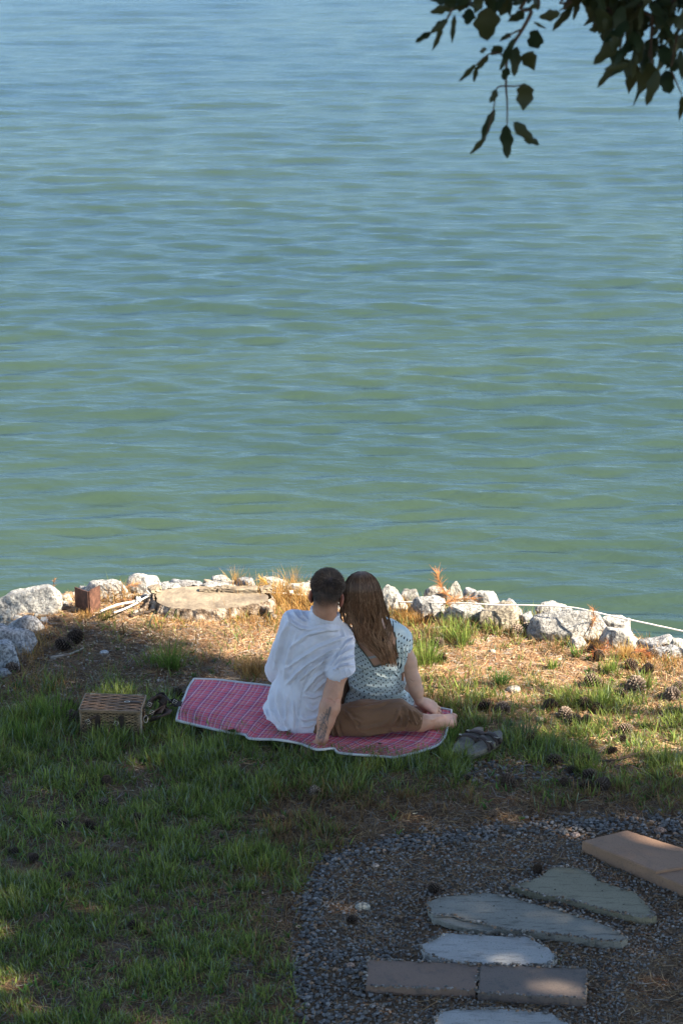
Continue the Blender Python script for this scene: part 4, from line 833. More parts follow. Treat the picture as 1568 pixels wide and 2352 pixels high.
# ================================================================== wicker basket
bk = empty('wicker_basket', tuple(G(255, 1696)), (0, 0, R(-4))); tag(bk, 'closed wicker picnic basket with leather straps left of the blanket', 'basket')
BW, BD, BH = .268, .165, .132
b = MB(); b.box((0, BD/2, BH/2), (BW-.012, BD-.012, BH-.01)); b.build('lining', M['dark_inside'], bk, False)
def rrect(w_, d_, n_=44):
    P = []
    for (x0, y0), (x1, y1), m in (((-w_/2, 0), (w_/2, 0), n_), ((w_/2, 0), (w_/2, d_), n_//2), ((w_/2, d_), (-w_/2, d_), n_), ((-w_/2, d_), (-w_/2, 0), n_//2)):
        for k in range(m): P.append((x0+(x1-x0)*k/m, y0+(y1-y0)*k/m))
    return np.array(P)
P2 = rrect(BW, BD, 56); cen = np.array([0, BD/2]); out = (P2-cen)/np.array([BW/2, BD/2]); nrm = np.where(np.abs(out[:, :1]) > np.abs(out[:, 1:]), np.c_[np.sign(out[:, 0]), 0*out[:, 0]], np.c_[0*out[:, 0], np.sign(out[:, 1])])
b = MB(); rows = 19
for r_ in range(rows):
    z = .004+r_*BH/rows; k = np.arange(len(P2)); off = .0042*np.sin((k/3.0+r_)*math.pi)
    Q = np.c_[P2+nrm*off[:, None], z+.0012*np.sin(k*.31+r_)]; Q = np.concatenate([Q, Q[:1]]); cc = np.array([.22, .155, .085])*random.uniform(.5, 1.2); b.tube(Q, .0035, 5, False, cc)
b.build('weave', M['wicker'], bk, True, True)['kind'] = 'stuff'
for sx in (-1, 1):
    for yy in (0.0, BD):
        b = MB(); b.tube([(sx*BW/2, yy, 0), (sx*BW/2, yy, BH)], .0058, 7, col=(.17, .12, .07)); b.build('corner_post', M['wicker'], bk, True, True)
b = MB()                                                             # plaited right edge, pale
for z in np.linspace(.01, BH, 14): b.tube([(BW/2+.006, -.004, z-.006), (BW/2+.010, .010, z+.004), (BW/2+.006, .022, z+.006)], .003, 5, col=(.36, .30, .22))
b.build('plaited_edge', M['wicker'], bk, True, True)
lid = MB(); nS = 11
LZ = BH+.010
for k in range(nS):
    y0 = -.006+k*(BD+.012)/nS; t = np.linspace(-BW/2-.006, BW/2+.004, 62); ph = np.abs(np.sin(t*68+.3))*.0045
    for j in range(3):
        Q = np.c_[t, y0+.002+j*.0046+ph*1.0, LZ+.0026*np.cos(t*68+k*math.pi)]
        cc = np.array([.27, .175, .105])*(1.15, .85, .45)[j]*random.uniform(.75, 1.12)*np.array([1.08, .98, .92]); lid.tube(Q, .0030, 5, True, cc)
lid.build('lid_weave', M['wicker'], bk, True, True)['kind'] = 'stuff'
b = MB(); b.box((0, BD/2, LZ-.009), (BW+.004, BD+.008, .005)); b.build('lid_board', M['dark_inside'], bk, False)
b = MB(); rim = np.c_[rrect(BW+.014, BD+.016, 20)+[0, -.008], np.full(60, LZ-.003)]; rim = np.concatenate([rim, rim[:1]])
for dz in (-.004, .003): b.tube(rim+[0, 0, dz], .0042, 6, False, (.19, .13, .075))
b.build('lid_rim', M['wicker'], bk, True, True)
for x in (-.058, .052):
    b = MB(); b.ribbon([(x, -.008, .012), (x, -.0095, .05), (x+.002, -.010, .09), (x+.002, -.012, .118)], (.0115, 0, 0), .0035); b.build('strap', M['leather'], bk, False)
b = MB(); Q = spline([(-.060, -.014, .116), (-.09, -.022, .102), (-.115, -.030, .078), (-.138, -.034, .045), (-.150, -.036, .018)], 20); b.ribbon(Q, (.0045, 0, .0095), .003)
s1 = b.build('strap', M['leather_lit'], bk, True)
def buckle(name, c, par, s=.012, rot=(0, 0, 0), mt='brass'):
    b = MB(); Rm = np.array(Euler(rot).to_matrix()); Q = np.array([(-s, 0, -s), (s, 0, -s), (s, 0, s), (-s, 0, s), (-s, 0, -s)])*.9
    b.tube(Q @ Rm.T+c, .0012, 5, False); b.tube(np.array([(-s, 0, 0), (s, -.002, 0)]) @ Rm.T+c, .0010, 5); return b.build(name, M[mt], par)
buckle('buckle', np.array([-.098, -.0275, .094]), bk, .011, (0, R(-35), 0)); buckle('buckle', np.array([.030, -.018, .085]), bk, .010, (0, R(25), 0))
b = MB(); b.ribbon(spline([(.052, -.013, .118), (.038, -.020, .105), (.026, -.022, .085), (.018, -.02, .07)], 12), (.005, 0, .008), .003); b.build('strap', M['leather'], bk)
b = MB(); b.ribbon(spline([(.060, .078, LZ+.007), (.095, .080, LZ+.008), (.125, .082, LZ+.006), (.139, .084, LZ-.006), (.142, .085, .10), (.141, .086, .06)], 22), (0, .008, 0), .003); b.build('lid_strap', M['leather'], bk)
b = MB(); t = np.linspace(0, 2*math.pi, 20); b.tube(np.c_[.068+.012*np.cos(t), .078+.007*np.sin(t), np.full(20, LZ+.010)], .0016, 5, False); b.build('clasp', M['brass'], bk)
b = MB(); b.tube(np.c_[.158+.010*np.cos(t), .045+.008*np.sin(t), .082+.014*np.sin(t)], .0024, 6, False); b.build('ring', M['brass'], bk)
for x in (-.115, .105):
    b = MB(); t2 = np.linspace(0, math.pi*2, 12)
    for j in range(5): b.tube(np.c_[np.full(12, x+j*.004), BD+.004+.006*np.cos(t2), LZ-.003+.009*np.sin(t2)], .0019, 4, False, (.36, .30, .20))
    b.build('hinge_binding', M['wicker'], bk, True, True)

# ================================================================== carrying harness of leather straps
hs = empty('leather_harness', tuple(G(372, 1645))); tag(hs, 'folded brown leather carrying harness lying between basket and blanket', 'leather harness')
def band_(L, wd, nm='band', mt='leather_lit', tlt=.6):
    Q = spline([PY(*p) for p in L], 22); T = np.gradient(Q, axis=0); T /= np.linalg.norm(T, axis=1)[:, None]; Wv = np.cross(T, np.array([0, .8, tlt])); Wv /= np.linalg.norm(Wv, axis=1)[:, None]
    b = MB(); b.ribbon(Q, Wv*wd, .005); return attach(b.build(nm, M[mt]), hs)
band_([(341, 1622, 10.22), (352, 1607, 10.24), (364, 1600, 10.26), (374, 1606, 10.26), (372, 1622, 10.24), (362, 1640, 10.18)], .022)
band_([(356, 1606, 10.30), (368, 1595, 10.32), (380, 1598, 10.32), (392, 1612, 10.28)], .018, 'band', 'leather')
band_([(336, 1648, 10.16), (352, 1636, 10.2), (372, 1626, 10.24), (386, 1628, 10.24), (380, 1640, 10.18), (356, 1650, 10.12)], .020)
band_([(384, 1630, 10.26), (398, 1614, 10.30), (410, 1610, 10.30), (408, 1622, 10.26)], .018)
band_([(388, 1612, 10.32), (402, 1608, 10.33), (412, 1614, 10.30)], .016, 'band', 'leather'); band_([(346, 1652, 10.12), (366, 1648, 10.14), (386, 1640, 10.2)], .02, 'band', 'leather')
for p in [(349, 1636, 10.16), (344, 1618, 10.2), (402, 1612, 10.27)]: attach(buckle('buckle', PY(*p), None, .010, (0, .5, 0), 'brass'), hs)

# ================================================================== sandals
def sandal(u_, v_, yaw, flip, label):
    g = G(u_, v_, .03); s = empty('sandal', tuple(g), (R(6), 0, yaw)); tag(s, label, 'sandal', 'pair of brown sandals'); L, Wd = .235, .082
    t = np.linspace(0, 2*math.pi, 48, endpoint=False); y = np.sin(t)*L/2; x = np.cos(t)*Wd/2*(1+.14*np.sin(t))+.008*flip*np.cos(t*1+0)*0+flip*.006*np.sin(t)
    def sole(z0, z1, k, nm, mt):
        b = MB(); n_ = len(t); up = lambda yy: .010*np.clip(yy/(L/2), 0, 1)**2
        A = np.c_[x*k, y*k, z0+up(y)]; B = np.c_[x*k, y*k, z1+up(y)]; b.add(np.concatenate([A, B]), [(i, (i+1) % n_, n_+(i+1) % n_, n_+i) for i in range(n_)]+[tuple(range(n_))[::-1], tuple(range(n_, 2*n_))]); return b.build(nm, M[mt], s, False)
    sole(0, .012, 1, 'sole', 'sole_side'); sole(.012, .030, .985, 'footbed', 'cork')
    for yy, hh in ((.058, .032), (-.002, .042)):
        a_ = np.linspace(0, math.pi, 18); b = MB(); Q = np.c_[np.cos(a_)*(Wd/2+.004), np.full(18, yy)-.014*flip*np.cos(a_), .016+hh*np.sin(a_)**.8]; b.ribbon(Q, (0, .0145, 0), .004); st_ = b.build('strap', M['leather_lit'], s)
        buckle('buckle', np.array([flip*.030, yy-.003, .016+hh*.86]), s, .010, (R(70), 0, 0))
        b = MB(); b.ribbon(spline([(flip*(Wd/2+.007), yy, .014), (flip*(Wd/2+.006), yy, .035), (flip*.036, yy, .012+hh*.82)], 8), (0, .008, 0), .003); b.build('strap_tail', M['leather'], s)
    return s
sandal(1074, 1713, R(-38), -1, 'brown two strap sandal, the left one of the pair by the blanket'); sandal(1112, 1720, R(-40), 1, 'brown two strap sandal, the right one of the pair, buckle towards camera')

# ================================================================== flagstones and pavers in the gravel
def slab(name, pts, th, mt, label, cat, z=.028, jit=1.9, group=None, bev=.004, sub=8):
    P = []
    for i in range(len(pts)):
        a_, b_ = np.array(pts[i], float), np.array(pts[(i+1) % len(pts)], float); m = max(1, int(np.linalg.norm(b_-a_)/sub))
        for k in range(m): P.append(a_+(b_-a_)*k/m+(np.array([random.gauss(0, jit), random.gauss(0, jit*.5)]) if k else 0))
    P = np.array([G(p[0], p[1], z) for p in P]); c_ = P.mean(0); n_ = len(P); b = MB(); q = P-c_; sc_ = 1-bev/np.linalg.norm(q[:, :2], axis=1)
    top = q*sc_[:, None]; top[:, 2] = 0; mid = q.copy(); mid[:, 2] = -bev*.6; bot_ = q.copy(); bot_[:, 2] = -th
    nz_ = (fbm(top*9+c_, 33, 3)-.5)*.004; top[:, 2] += nz_; inn = top*.55; inn[:, 2] = (fbm(inn*9+c_, 33, 3)-.5)*.006
    b.add(np.concatenate([bot_, mid, top, inn]), [(i, (i+1) % n_, n_+(i+1) % n_, n_+i) for i in range(n_)]+[(n_+i, n_+(i+1) % n_, 2*n_+(i+1) % n_, 2*n_+i) for i in range(n_)]+[(2*n_+i, 2*n_+(i+1) % n_, 3*n_+(i+1) % n_, 3*n_+i) for i in range(n_)]+[tuple(range(3*n_, 4*n_))])
    o = b.build(name, M[mt], None, False); o.location = tuple(c_); return tag(o, label, cat, group)
X4 = lambda L: Z6(L, 627.2, 1756.2, .6)
g1 = 'flagstones set in the gravel path'; g2 = 'concrete pavers in the gravel path'
FS = [X4([(905, 465), (960, 448), (1018, 430), (1050, 400), (1085, 391), (1160, 392), (1200, 408), (1245, 442), (1310, 465), (1388, 490), (1418, 520), (1440, 550), (1466, 580), (1400, 585), (1290, 560), (1180, 530), (1070, 505), (1000, 490)]),
      X4([(588, 522), (660, 502), (740, 495), (820, 489), (925, 510), (1010, 536), (1092, 556), (1162, 578), (1230, 598), (1292, 622), (1356, 664), (1330, 676), (1240, 672), (1100, 652), (990, 640), (880, 630), (790, 605), (720, 592), (690, 576), (612, 578), (592, 548)]),
      X4([(563, 686), (608, 672), (640, 655), (668, 643), (750, 648), (840, 653), (965, 657), (1020, 684), (1060, 710), (1086, 736), (1058, 762), (1000, 768), (900, 768), (780, 765), (700, 757), (640, 745), (578, 722)]),
      X4([(608, 1010), (622, 975), (642, 945), (705, 934), (800, 936), (905, 935), (1000, 945), (1060, 952), (1100, 975), (1132, 990), (1150, 1040), (1100, 1080), (640, 1080)])]
slab('flagstone', FS[0], .035, 'slate_tan', 'greenish tan pointed flagstone nearest the big square pavers', 'flagstone', .026, group=g1)
slab('flagstone', FS[1], .035, 'slate_green', 'long grey green flagstone with layered left end', 'flagstone', .026, group=g1)
slab('flagstone', FS[2], .035, 'slate_pale', 'pale white grey flagstone just above the two brown pavers', 'flagstone', .026, group=g1)
slab('flagstone', FS[3], .035, 'slate_pale', 'pale flagstone cut off by the bottom of the photo', 'flagstone', .026, group=g1)
ledge = slab('layer', X4([(592, 560), (620, 562), (700, 592), (790, 612), (875, 632), (820, 638), (740, 628), (660, 606), (606, 588)]), .02, 'slate_green', None, None, .020)
par = [o for o in C.objects if o.get('label', '').startswith('long grey green')][0]; attach(ledge, par)
bpy.context.view_layer.update()
PV = [X4([(362, 745), (785, 763), (773, 864), (354, 846)]), X4([(791, 763), (1202, 781), (1196, 896), (783, 872)]), [(1336, 1931), (1437, 1906), (1660, 1976), (1505, 2001)], [(1502, 2006), (1664, 1980), (1790, 2035), (1640, 2064)]]
slab('paver', PV[0], .05, 'paver_brown', 'left one of the two narrow brown pavers at the bottom', 'paver', .030, .5, g2, .005)
slab('paver', PV[1], .05, 'paver_grey', 'right one of the two narrow brown pavers, greyer and touched by sun', 'paver', .031, .5, g2, .005)
slab('paver', PV[2], .06, 'paver_tan', 'large raised tan paver lying at the right edge of the gravel', 'paver', .062, .4, g2, .006)
slab('paver', PV[3], .06, 'paver_tan', 'tan paver cut by the right edge, below the large raised one', 'paver', .05, .4, g2, .006)

# ================================================================== ground cover
GR = [(712, 2420), (672, 2250), (693, 2140), (692, 2050), (722, 1992), (800, 1950), (900, 1925), (1100, 1903), (1250, 1890), (1350, 1882), (1568, 1876), (1760, 1880), (1760, 2420)]
STRAW = [(1390, 2420), (1450, 2250), (1540, 2170), (1640, 2120), (1760, 2100), (1760, 2420)]
keepout = [BLpoly]+PV+FS
def blocked(u, v, grow=0):
    m = np.zeros(u.shape, bool)
    for p in keepout: m |= inpoly(u, v, p)
    return m
BASK = [(180, 1640), (345, 1635), (335, 1690), (185, 1697)]; SAND = [(1036, 1712), (1085, 1683), (1150, 1695), (1148, 1730), (1110, 1741), (1042, 1730)]
STMP = [(335, 1350), (620, 1350), (630, 1398), (480, 1412), (350, 1398)]
def scatter(n, u0=-260, u1=1830, v0=1330, v1=2440):
    """points spread evenly over the ground that this part of the shore covers"""
    A = G(u0, v1)[:2]; x = rng.uniform(-2.15, 2.15, n); y = rng.uniform(G(784, v1)[1], 12.35, n)
    P = np.stack([x, y, gh(x, y)], 1); u, v = UV(P); m = (u > u0) & (u < u1) & (y < np.interp(x, SX, SY)+.12); return P[m], u[m], v[m]
GU = np.array([0, 200, 400, 600, 800, 1000, 1200, 1400, 1568]); GV = np.array([1380, 1450, 1500, 1550, 1600, 1640, 1700, 1750, 1800, 1850, 1900, 2000, 2100, 2200, 2300, 2400])
GD = np.array([[0, .02, .02, .03, .05, .05, .02, 0, 0], [.02, .03, .06, .03, .06, .30, .10, .03, .04], [.02, .03, .08, .02, .05, .38, .08, .08, .06], [.03, .03, .05, .02, .05, .08, .12, .18, .14], [.22, .25, .06, .05, .08, .16, .28, .32, .30], [.65, .60, .45, .3, .3, .6, .75, .62, .55],
               [1, 1, 1, 1, 1, .95, .8, .7, .75], [1, 1, 1, 1, 1, .85, .6, .5, .8], [1, .9, 1, .9, .9, .5, .2, .3, .55], [.8, .9, .9, .7, .38, .2, .08, .12, .2], [.85, .8, .9, .6, .2, .1, 0, 0, 0], [.9, .9, .9, .6, .1, 0, 0, 0, 0], [1, 1, 1, .5, 0, 0, 0, 0, 0], [1, 1, .85, .35, 0, 0, 0, 0, 0], [1, .95, .65, .25, 0, 0, 0, 0, 0], [1, .9, .6, .2, 0, 0, 0, 0, 0]])
def bil(u, v, T):
    fu = np.clip(np.interp(u, GU, np.arange(9)), 0, 7.999); fv = np.clip(np.interp(v, GV, np.arange(16)), 0, 14.999); i, j = fu.astype(int), fv.astype(int); a, b = fu-i, fv-j
    return (T[j, i]*(1-a)+T[j, i+1]*a)*(1-b)+(T[j+1, i]*(1-a)+T[j+1, i+1]*a)*b
def blades(P, L, wd, col, lean, nseg=3, az=None, stiff=.5):
    n = len(P); az = rng.uniform(0, 6.283, n) if az is None else az; d = np.stack([np.cos(az), np.sin(az), 0*az], 1); s_ = np.stack([-np.sin(az), np.cos(az), 0*az], 1)
    tw = rng.uniform(-1.2, 1.2, n); s_ = s_*np.cos(tw)[:, None]+d*np.sin(tw)[:, None]; rows = []; p = P.copy(); ang = lean*stiff
    for j in range(nseg+1):
        t = j/nseg; w_ = wd*(1-t**1.6)*.5 if j < nseg else None
        if j < nseg: rows += [p-s_*w_[:, None], p+s_*w_[:, None]]
        else: rows += [p]
        ang = ang+lean*(1-stiff)*1.3/nseg; p = p+(d*np.sin(ang)[:, None]+np.array([0, 0, 1])*np.cos(ang)[:, None])*(L/nseg)[:, None]
    V = np.stack(rows, 1); m = V.shape[1]; b = np.arange(n)[:, None]*m; F = []
    for j in range(nseg-1): F += [np.concatenate([b+2*j, b+2*j+1, b+2*j+3], 1), np.concatenate([b+2*j, b+2*j+3, b+2*j+2], 1)]
    F += [np.concatenate([b+2*nseg-2, b+2*nseg-1, b+2*nseg], 1)]
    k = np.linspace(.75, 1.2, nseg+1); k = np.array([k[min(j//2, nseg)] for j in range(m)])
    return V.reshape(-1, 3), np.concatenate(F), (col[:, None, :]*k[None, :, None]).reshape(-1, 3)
P, u, v = scatter(560000)
d = bil(u, v, GD); cl = fbm(P[:, :2]*5.5, 101, 3); cl2 = fbm(P[:, :2]*17, 105, 2)
d = d*(.32+1.25*sstep(.38, .60, cl))*(.30+1.25*sstep(.40, .58, cl2)); d[inpoly(u, v, GR)] = 0
d[inpoly(u, v, [(1085, 1752), (1300, 1745), (1330, 1795), (1060, 1800)])] *= .3
m = (rng.random(len(P)) < d*.80) & ~blocked(u, v) & ~inpoly(u, v, BASK) & ~inpoly(u, v, SAND) & ~inpoly(u, v, STMP)
P, u, v, cl, d = P[m], u[m], v[m], cl[m], d[m]; n = len(P)
dry = .04+.75*sstep(470, 680, u)*sstep(1780, 1900, v)*sstep(.68, .40, cl)+.5*sstep(1790, 1840, v)*(u > 620)*(v < 1950)+.35*(v < 1560)+.12*(v < 1700)*(u > 900)
front = np.exp(-((v-np.interp(u, [400, 640, 760, 905, 1030], [1675, 1712, 1745, 1752, 1720]))/22)**2)*((u > 380) & (u < 1040))
L = (.034+.045*rng.random(n)**1.5+.035*sstep(.5, .7, cl))*(1+.5*front)*(1-.25*sstep(1900, 2300, v)); L *= np.where(v > 1760, .82, 1); L *= np.where((u < 400) & (v < 1720) & (v > 1560), 1.25, 1)
# blades stay short right in front of low things that show
L = np.where((front > .2), np.minimum(L, .085), L)
isd = rng.random(n) < dry; hue = rng.random(n)[:, None]; pch = fbm(P[:, :2]*2.3, 111, 3)[:, None]
gcol = np.array([.115, .160, .035])*(1-hue)+np.array([.22, .265, .06])*hue; gcol = gcol*(.75+.6*pch)*rng.uniform(.7, 1.3, (n, 1)); bl = rng.random(n) < .18; gcol[bl] = np.array([.20, .24, .15])*rng.uniform(.8, 1.3, (bl.sum(), 1))
dcol = np.array([.27, .17, .075])*(1-hue)+np.array([.20, .12, .06])*hue; dcol = dcol*rng.uniform(.5, 1.15, (n, 1))
wide = rng.random(n) < .09; wd = np.where(wide, .0085, .0034)*rng.uniform(.8, 1.3, n)
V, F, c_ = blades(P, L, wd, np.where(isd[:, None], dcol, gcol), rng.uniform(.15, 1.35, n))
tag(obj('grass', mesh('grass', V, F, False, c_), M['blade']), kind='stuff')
# small broad leaved weeds between the blades
P, u, v = scatter(9000); dd = bil(u, v, GD); m = (rng.random(len(P)) < .06+.35*dd*fbm(P[:, :2]*4, 115, 2)) & (v > 1480) & ~inpoly(u, v, GR) & ~blocked(u, v) & ~inpoly(u, v, BASK) & ~inpoly(u, v, SAND); P = P[m]
P = np.repeat(P, 5, 0)+rng.normal(0, .006, (len(P)*5, 3))*[1, 1, 0]; n = len(P)
V, F, c_ = blades(P, rng.uniform(.018, .045, n), rng.uniform(.007, .013, n), np.array([.075, .16, .035])*rng.uniform(.6, 1.4, (n, 1)), rng.uniform(.5, 1.4, n))
tag(obj('ground_weeds', mesh('ground_weeds', V, F, False, c_), M['blade']), kind='stuff')
# tall dry grass by the rocks, orange
def near_line(n, L, sx, sy):
    i = rng.integers(0, len(L)-1, n); t = rng.random(n); A = np.array(L, float); q = A[i]+(A[i+1]-A[i])*t[:, None]; q = q+rng.normal(0, 1, (n, 2))*[sx, sy]
    return np.array([G(a, b) for a, b in q]), q
Ps = []
for n_, L_, sx, sy, lo, hi in [(900, [(575, 1372), (625, 1380), (660, 1375), (712, 1385), (720, 1400)], 16, 9, .06, .15), (500, [(625, 1405), (700, 1400), (640, 1440)], 22, 10, .04, .10), (250, [(500, 1412), (560, 1432), (620, 1440)], 26, 9, .04, .09), (110, [(180, 1416), (215, 1420)], 14, 6, .03, .07), (140, [(255, 1385), (290, 1378)], 14, 5, .05, .12),
                                (160, [(100, 1470), (60, 1520)], 18, 12, .05, .10), (500, [(885, 1400), (925, 1420), (950, 1430)], 18, 8, .05, .12), (160, [(950, 1425), (985, 1430)], 10, 5, .04, .09), (420, [(1290, 1450), (1360, 1480), (1400, 1490)], 26, 7, .03, .08), (600, [(1420, 1500), (1500, 1520), (1568, 1540)], 30, 12, .03, .08), (90, [(1428, 1512), (1436, 1516)], 8, 4, .06, .12),
                                (220, [(560, 1540), (590, 1560)], 14, 8, .06, .11), (60, [(120, 1368), (128, 1350)], 3, 4, .04, .08), (30, [(0, 1430), (15, 1425)], 8, 8, .04, .09), (300, [(350, 1435), (470, 1425)], 30, 8, .02, .05), (60, [(660, 1350), (682, 1345)], 8, 3, .10, .16), (50, [(535, 1345), (548, 1345)], 5, 3, .10, .15), (260, [(30, 1600), (90, 1560), (140, 1580)], 30, 14, .03, .07)]:
    Pq_, q = near_line(n_, L_, sx, sy); Pq_[:, 2] = gh(Pq_[:, 0], Pq_[:, 1]); Ps.append((Pq_, rng.uniform(lo, hi, n_)))
P = np.concatenate([p for p, l in Ps]); L = np.concatenate([l for p, l in Ps]); n = len(P); hue = rng.random((n, 1))
P[:, 2] = np.maximum(P[:, 2], -.12)
V, F, c_ = blades(P, L, rng.uniform(.0018, .0032, n), (np.array([.46, .23, .06])*(1-hue)+np.array([.50, .34, .13])*hue)*rng.uniform(.6, 1.2, (n, 1)), rng.uniform(.1, 1.0, n))
tag(obj('dry_grass', mesh('dry_grass', V, F, False, c_), M['blade']), kind='stuff')
# big tufts that stand out: each its own plant
def tuft(u_, v_, n_, lo, hi, sp, c1, c2, label, wd=.0034, lean=.8, name='grass_tuft', cat='grass tuft'):
    g = G(u_, v_); g[2] = gz(g[0], g[1]); P = rng.normal(0, sp, (n_, 3))*[1, .8, 0]; az = np.arctan2(P[:, 1], P[:, 0])+rng.normal(0, .6, n_); hue = rng.random((n_, 1))
    V, F, c_ = blades(P, rng.uniform(lo, hi, n_), rng.uniform(.8, 1.25, n_)*wd, (np.array(c1)*(1-hue)+np.array(c2)*hue)*rng.uniform(.7, 1.25, (n_, 1)), rng.uniform(.05, lean, n_), 4, az, .6)
    o = obj(name, mesh(name, V, F, False, c_), M['blade'], None, tuple(g)); tag(o, label, cat, 'tufts of grass')
g1c, g2c = (.09, .16, .03), (.18, .25, .05); y1, y2 = (.11, .19, .035), (.22, .27, .06); o1, o2 = (.30, .16, .06), (.36, .24, .10)
tuft(392, 1540, 170, .09, .20, .026, g1c, g2c, 'tall fresh green tuft behind the blanket left corner, in front of the stump'); tuft(345, 1530, 60, .05, .10, .03, g1c, g2c, 'small leafy green tuft just left of the tall fresh one')
tuft(590, 1545, 120, .06, .13, .022, o1, o2, 'brownish dry tuft touching the man from the left', .0022); tuft(190, 1428, 70, .03, .06, .022, (.30, .17, .06), (.34, .22, .08), 'orange dry tuft at the foot of the rusty iron', .0022)
tuft(245, 1425, 60, .05, .09, .02, (.20, .17, .05), (.16, .18, .05), 'low olive tuft right below the rusty iron'); tuft(128, 1655, 190, .08, .16, .05, g1c, g2c, 'wide green tuft left of the basket')
tuft(975, 1520, 240, .07, .17, .035, y1, y2, 'bright yellow green tuft right behind the woman shoulder', .003); tuft(1063, 1480, 90, .07, .18, .016, y1, y2, 'upright yellow green tuft right of the woman, below the pale flat boulder', .003)
tuft(1030, 1470, 60, .08, .20, .014, y1, y2, 'thin tuft with long bent blades between the woman and the flat boulder', .003); tuft(1150, 1570, 110, .07, .12, .014, (.06, .15, .035), (.10, .20, .04), 'small round green tuft in the middle of the sunny ground', .003)
tuft(1402, 1545, 130, .06, .13, .016, y1, y2, 'feathery lime green tuft below the layered boulder', .0026); tuft(1380, 1620, 120, .08, .17, .03, y1, y2, 'loose green tuft between pine cones at right', .003); tuft(1470, 1580, 90, .05, .11, .022, y1, y2, 'low lime tuft near the right edge', .003)
tuft(1028, 1708, 130, .05, .12, .018, g1c, g2c, 'tall dark green tuft at the right corner of the blanket', .0036, .6); tuft(1208, 1700, 120, .08, .15, .02, (.07, .11, .06), (.09, .15, .07), 'blue green tuft right of the sandals', .0036, .7)
tuft(1270, 1530, 40, .03, .07, .02, y1, y2, 'small broad bladed sprout on the sunny straw', .006); tuft(1325, 1505, 30, .03, .07, .012, (.12, .2, .05), (.15, .25, .06), 'small sprout with wide leaves near the layered boulder', .008); tuft(1436, 1512, 70, .05, .11, .012, (.5, .34, .12), (.55, .4, .17), 'straw coloured tuft in front of the smooth pale boulder', .0024)
tuft(1350, 1690, 80, .06, .10, .04, y1, y2, 'green tuft in the shade edge at right below the scattered cones', .003); tuft(60, 1700, 160, .06, .13, .05, g1c, g2c, 'thick green tuft near the left edge beside the basket', .0036)
tuft(1268, 2216, 12, .03, .07, .012, (.08, .14, .03), (.1, .16, .04), 'tiny green sprout in the gravel right of the pale flagstone', .003, .5)
# litter: needles, chips and pebbles
def flat_bits(P, L, wd, col, curve=.25, dz=.004):
    n = len(P); az = rng.uniform(0, 6.283, n); pit = rng.normal(0, .14, n); d = np.stack([np.cos(az)*np.cos(pit), np.sin(az)*np.cos(pit), np.sin(pit)], 1); s_ = np.stack([-np.sin(az), np.cos(az), rng.normal(0, .5, n)], 1); k = rng.normal(0, curve, n)
    Z = np.array([0, 0, 1.]); V = []
    for t in (-.5, 0, .5):
        p = P+d*(L*t)[:, None]+s_*(k*L*(t*t))[:, None]+Z*(dz+np.abs(rng.normal(0, .003, n)))[:, None]*1; ww = (wd*(1 if t == 0 else .5))[:, None]; V += [p-s_*ww, p+s_*ww]
    V = np.stack(V, 1); b = np.arange(n)[:, None]*6; F = np.concatenate([np.concatenate([b, b+1, b+3, b+2], 1), np.concatenate([b+2, b+3, b+5, b+4], 1)])
    return V.reshape(-1, 3), F, np.repeat(col, 6, 0)
P, u, v = scatter(150000); g_in = inpoly(u, v, GR); dens = np.where(g_in, .12+.25*sstep(.5, .62, fbm(P[:, :2]*3.2, 121, 3))+.75*inpoly(u, v, STRAW), 1-.55*np.clip(bil(u, v, GD), 0, 1)); dens = np.where(inpoly(u, v, [(700, 2080), (1000, 1930), (1568, 1935), (1568, 2010), (1100, 2050), (880, 2200)]), np.maximum(dens, .34), dens)
m = (rng.random(len(P)) < dens*.95) & ~blocked(u, v) & ~inpoly(u, v, STMP); P, u, v = P[m], u[m], v[m]; n = len(P); hue = rng.random((n, 1)); k = rng.random(n)
c_ = (np.array([.50, .29, .13])*(1-hue)+np.array([.62, .44, .25])*hue)*rng.uniform(.35, 1.1, (n, 1)); c_[k < .22] = np.array([.26, .11, .045])*rng.uniform(.6, 1.2, ((k < .22).sum(), 1)); c_[k > .85] = np.array([.40, .36, .31])*rng.uniform(.5, 1.1, ((k > .85).sum(), 1)); c_ = c_*np.where((v > 1760) | ((u < 520) & (v > 1440)), .58, 1)[:, None]  # needles darkened off the sunlit strip, shade put into their colour
V, F, cc = flat_bits(P, rng.uniform(.025, .10, n), rng.uniform(.0007, .0014, n), c_); tag(obj('pine_needle_litter', mesh('pine_needle_litter', V, F, False, cc), M['litter']), kind='stuff')
P, u, v = scatter(60000); m = ((v < 1640) | (rng.random(len(P)) < .10)) & ~inpoly(u, v, GR) & ~blocked(u, v) & ~inpoly(u, v, STMP) & (rng.random(len(P)) < .30+.5*sstep(.45, .65, fbm(P[:, :2]*3, 131, 3))); P, u, v = P[m], u[m], v[m]; n = len(P)
c_ = np.array([.42, .32, .22])*rng.uniform(.25, 1.15, (n, 1))*rng.uniform(.9, 1.1, (n, 3)); V, F, cc = flat_bits(P, rng.uniform(.006, .024, n), rng.uniform(.0015, .004, n), c_, .1, .006); tag(obj('bark_chips', mesh('bark_chips', V, F, False, cc), M['litter']), kind='stuff')
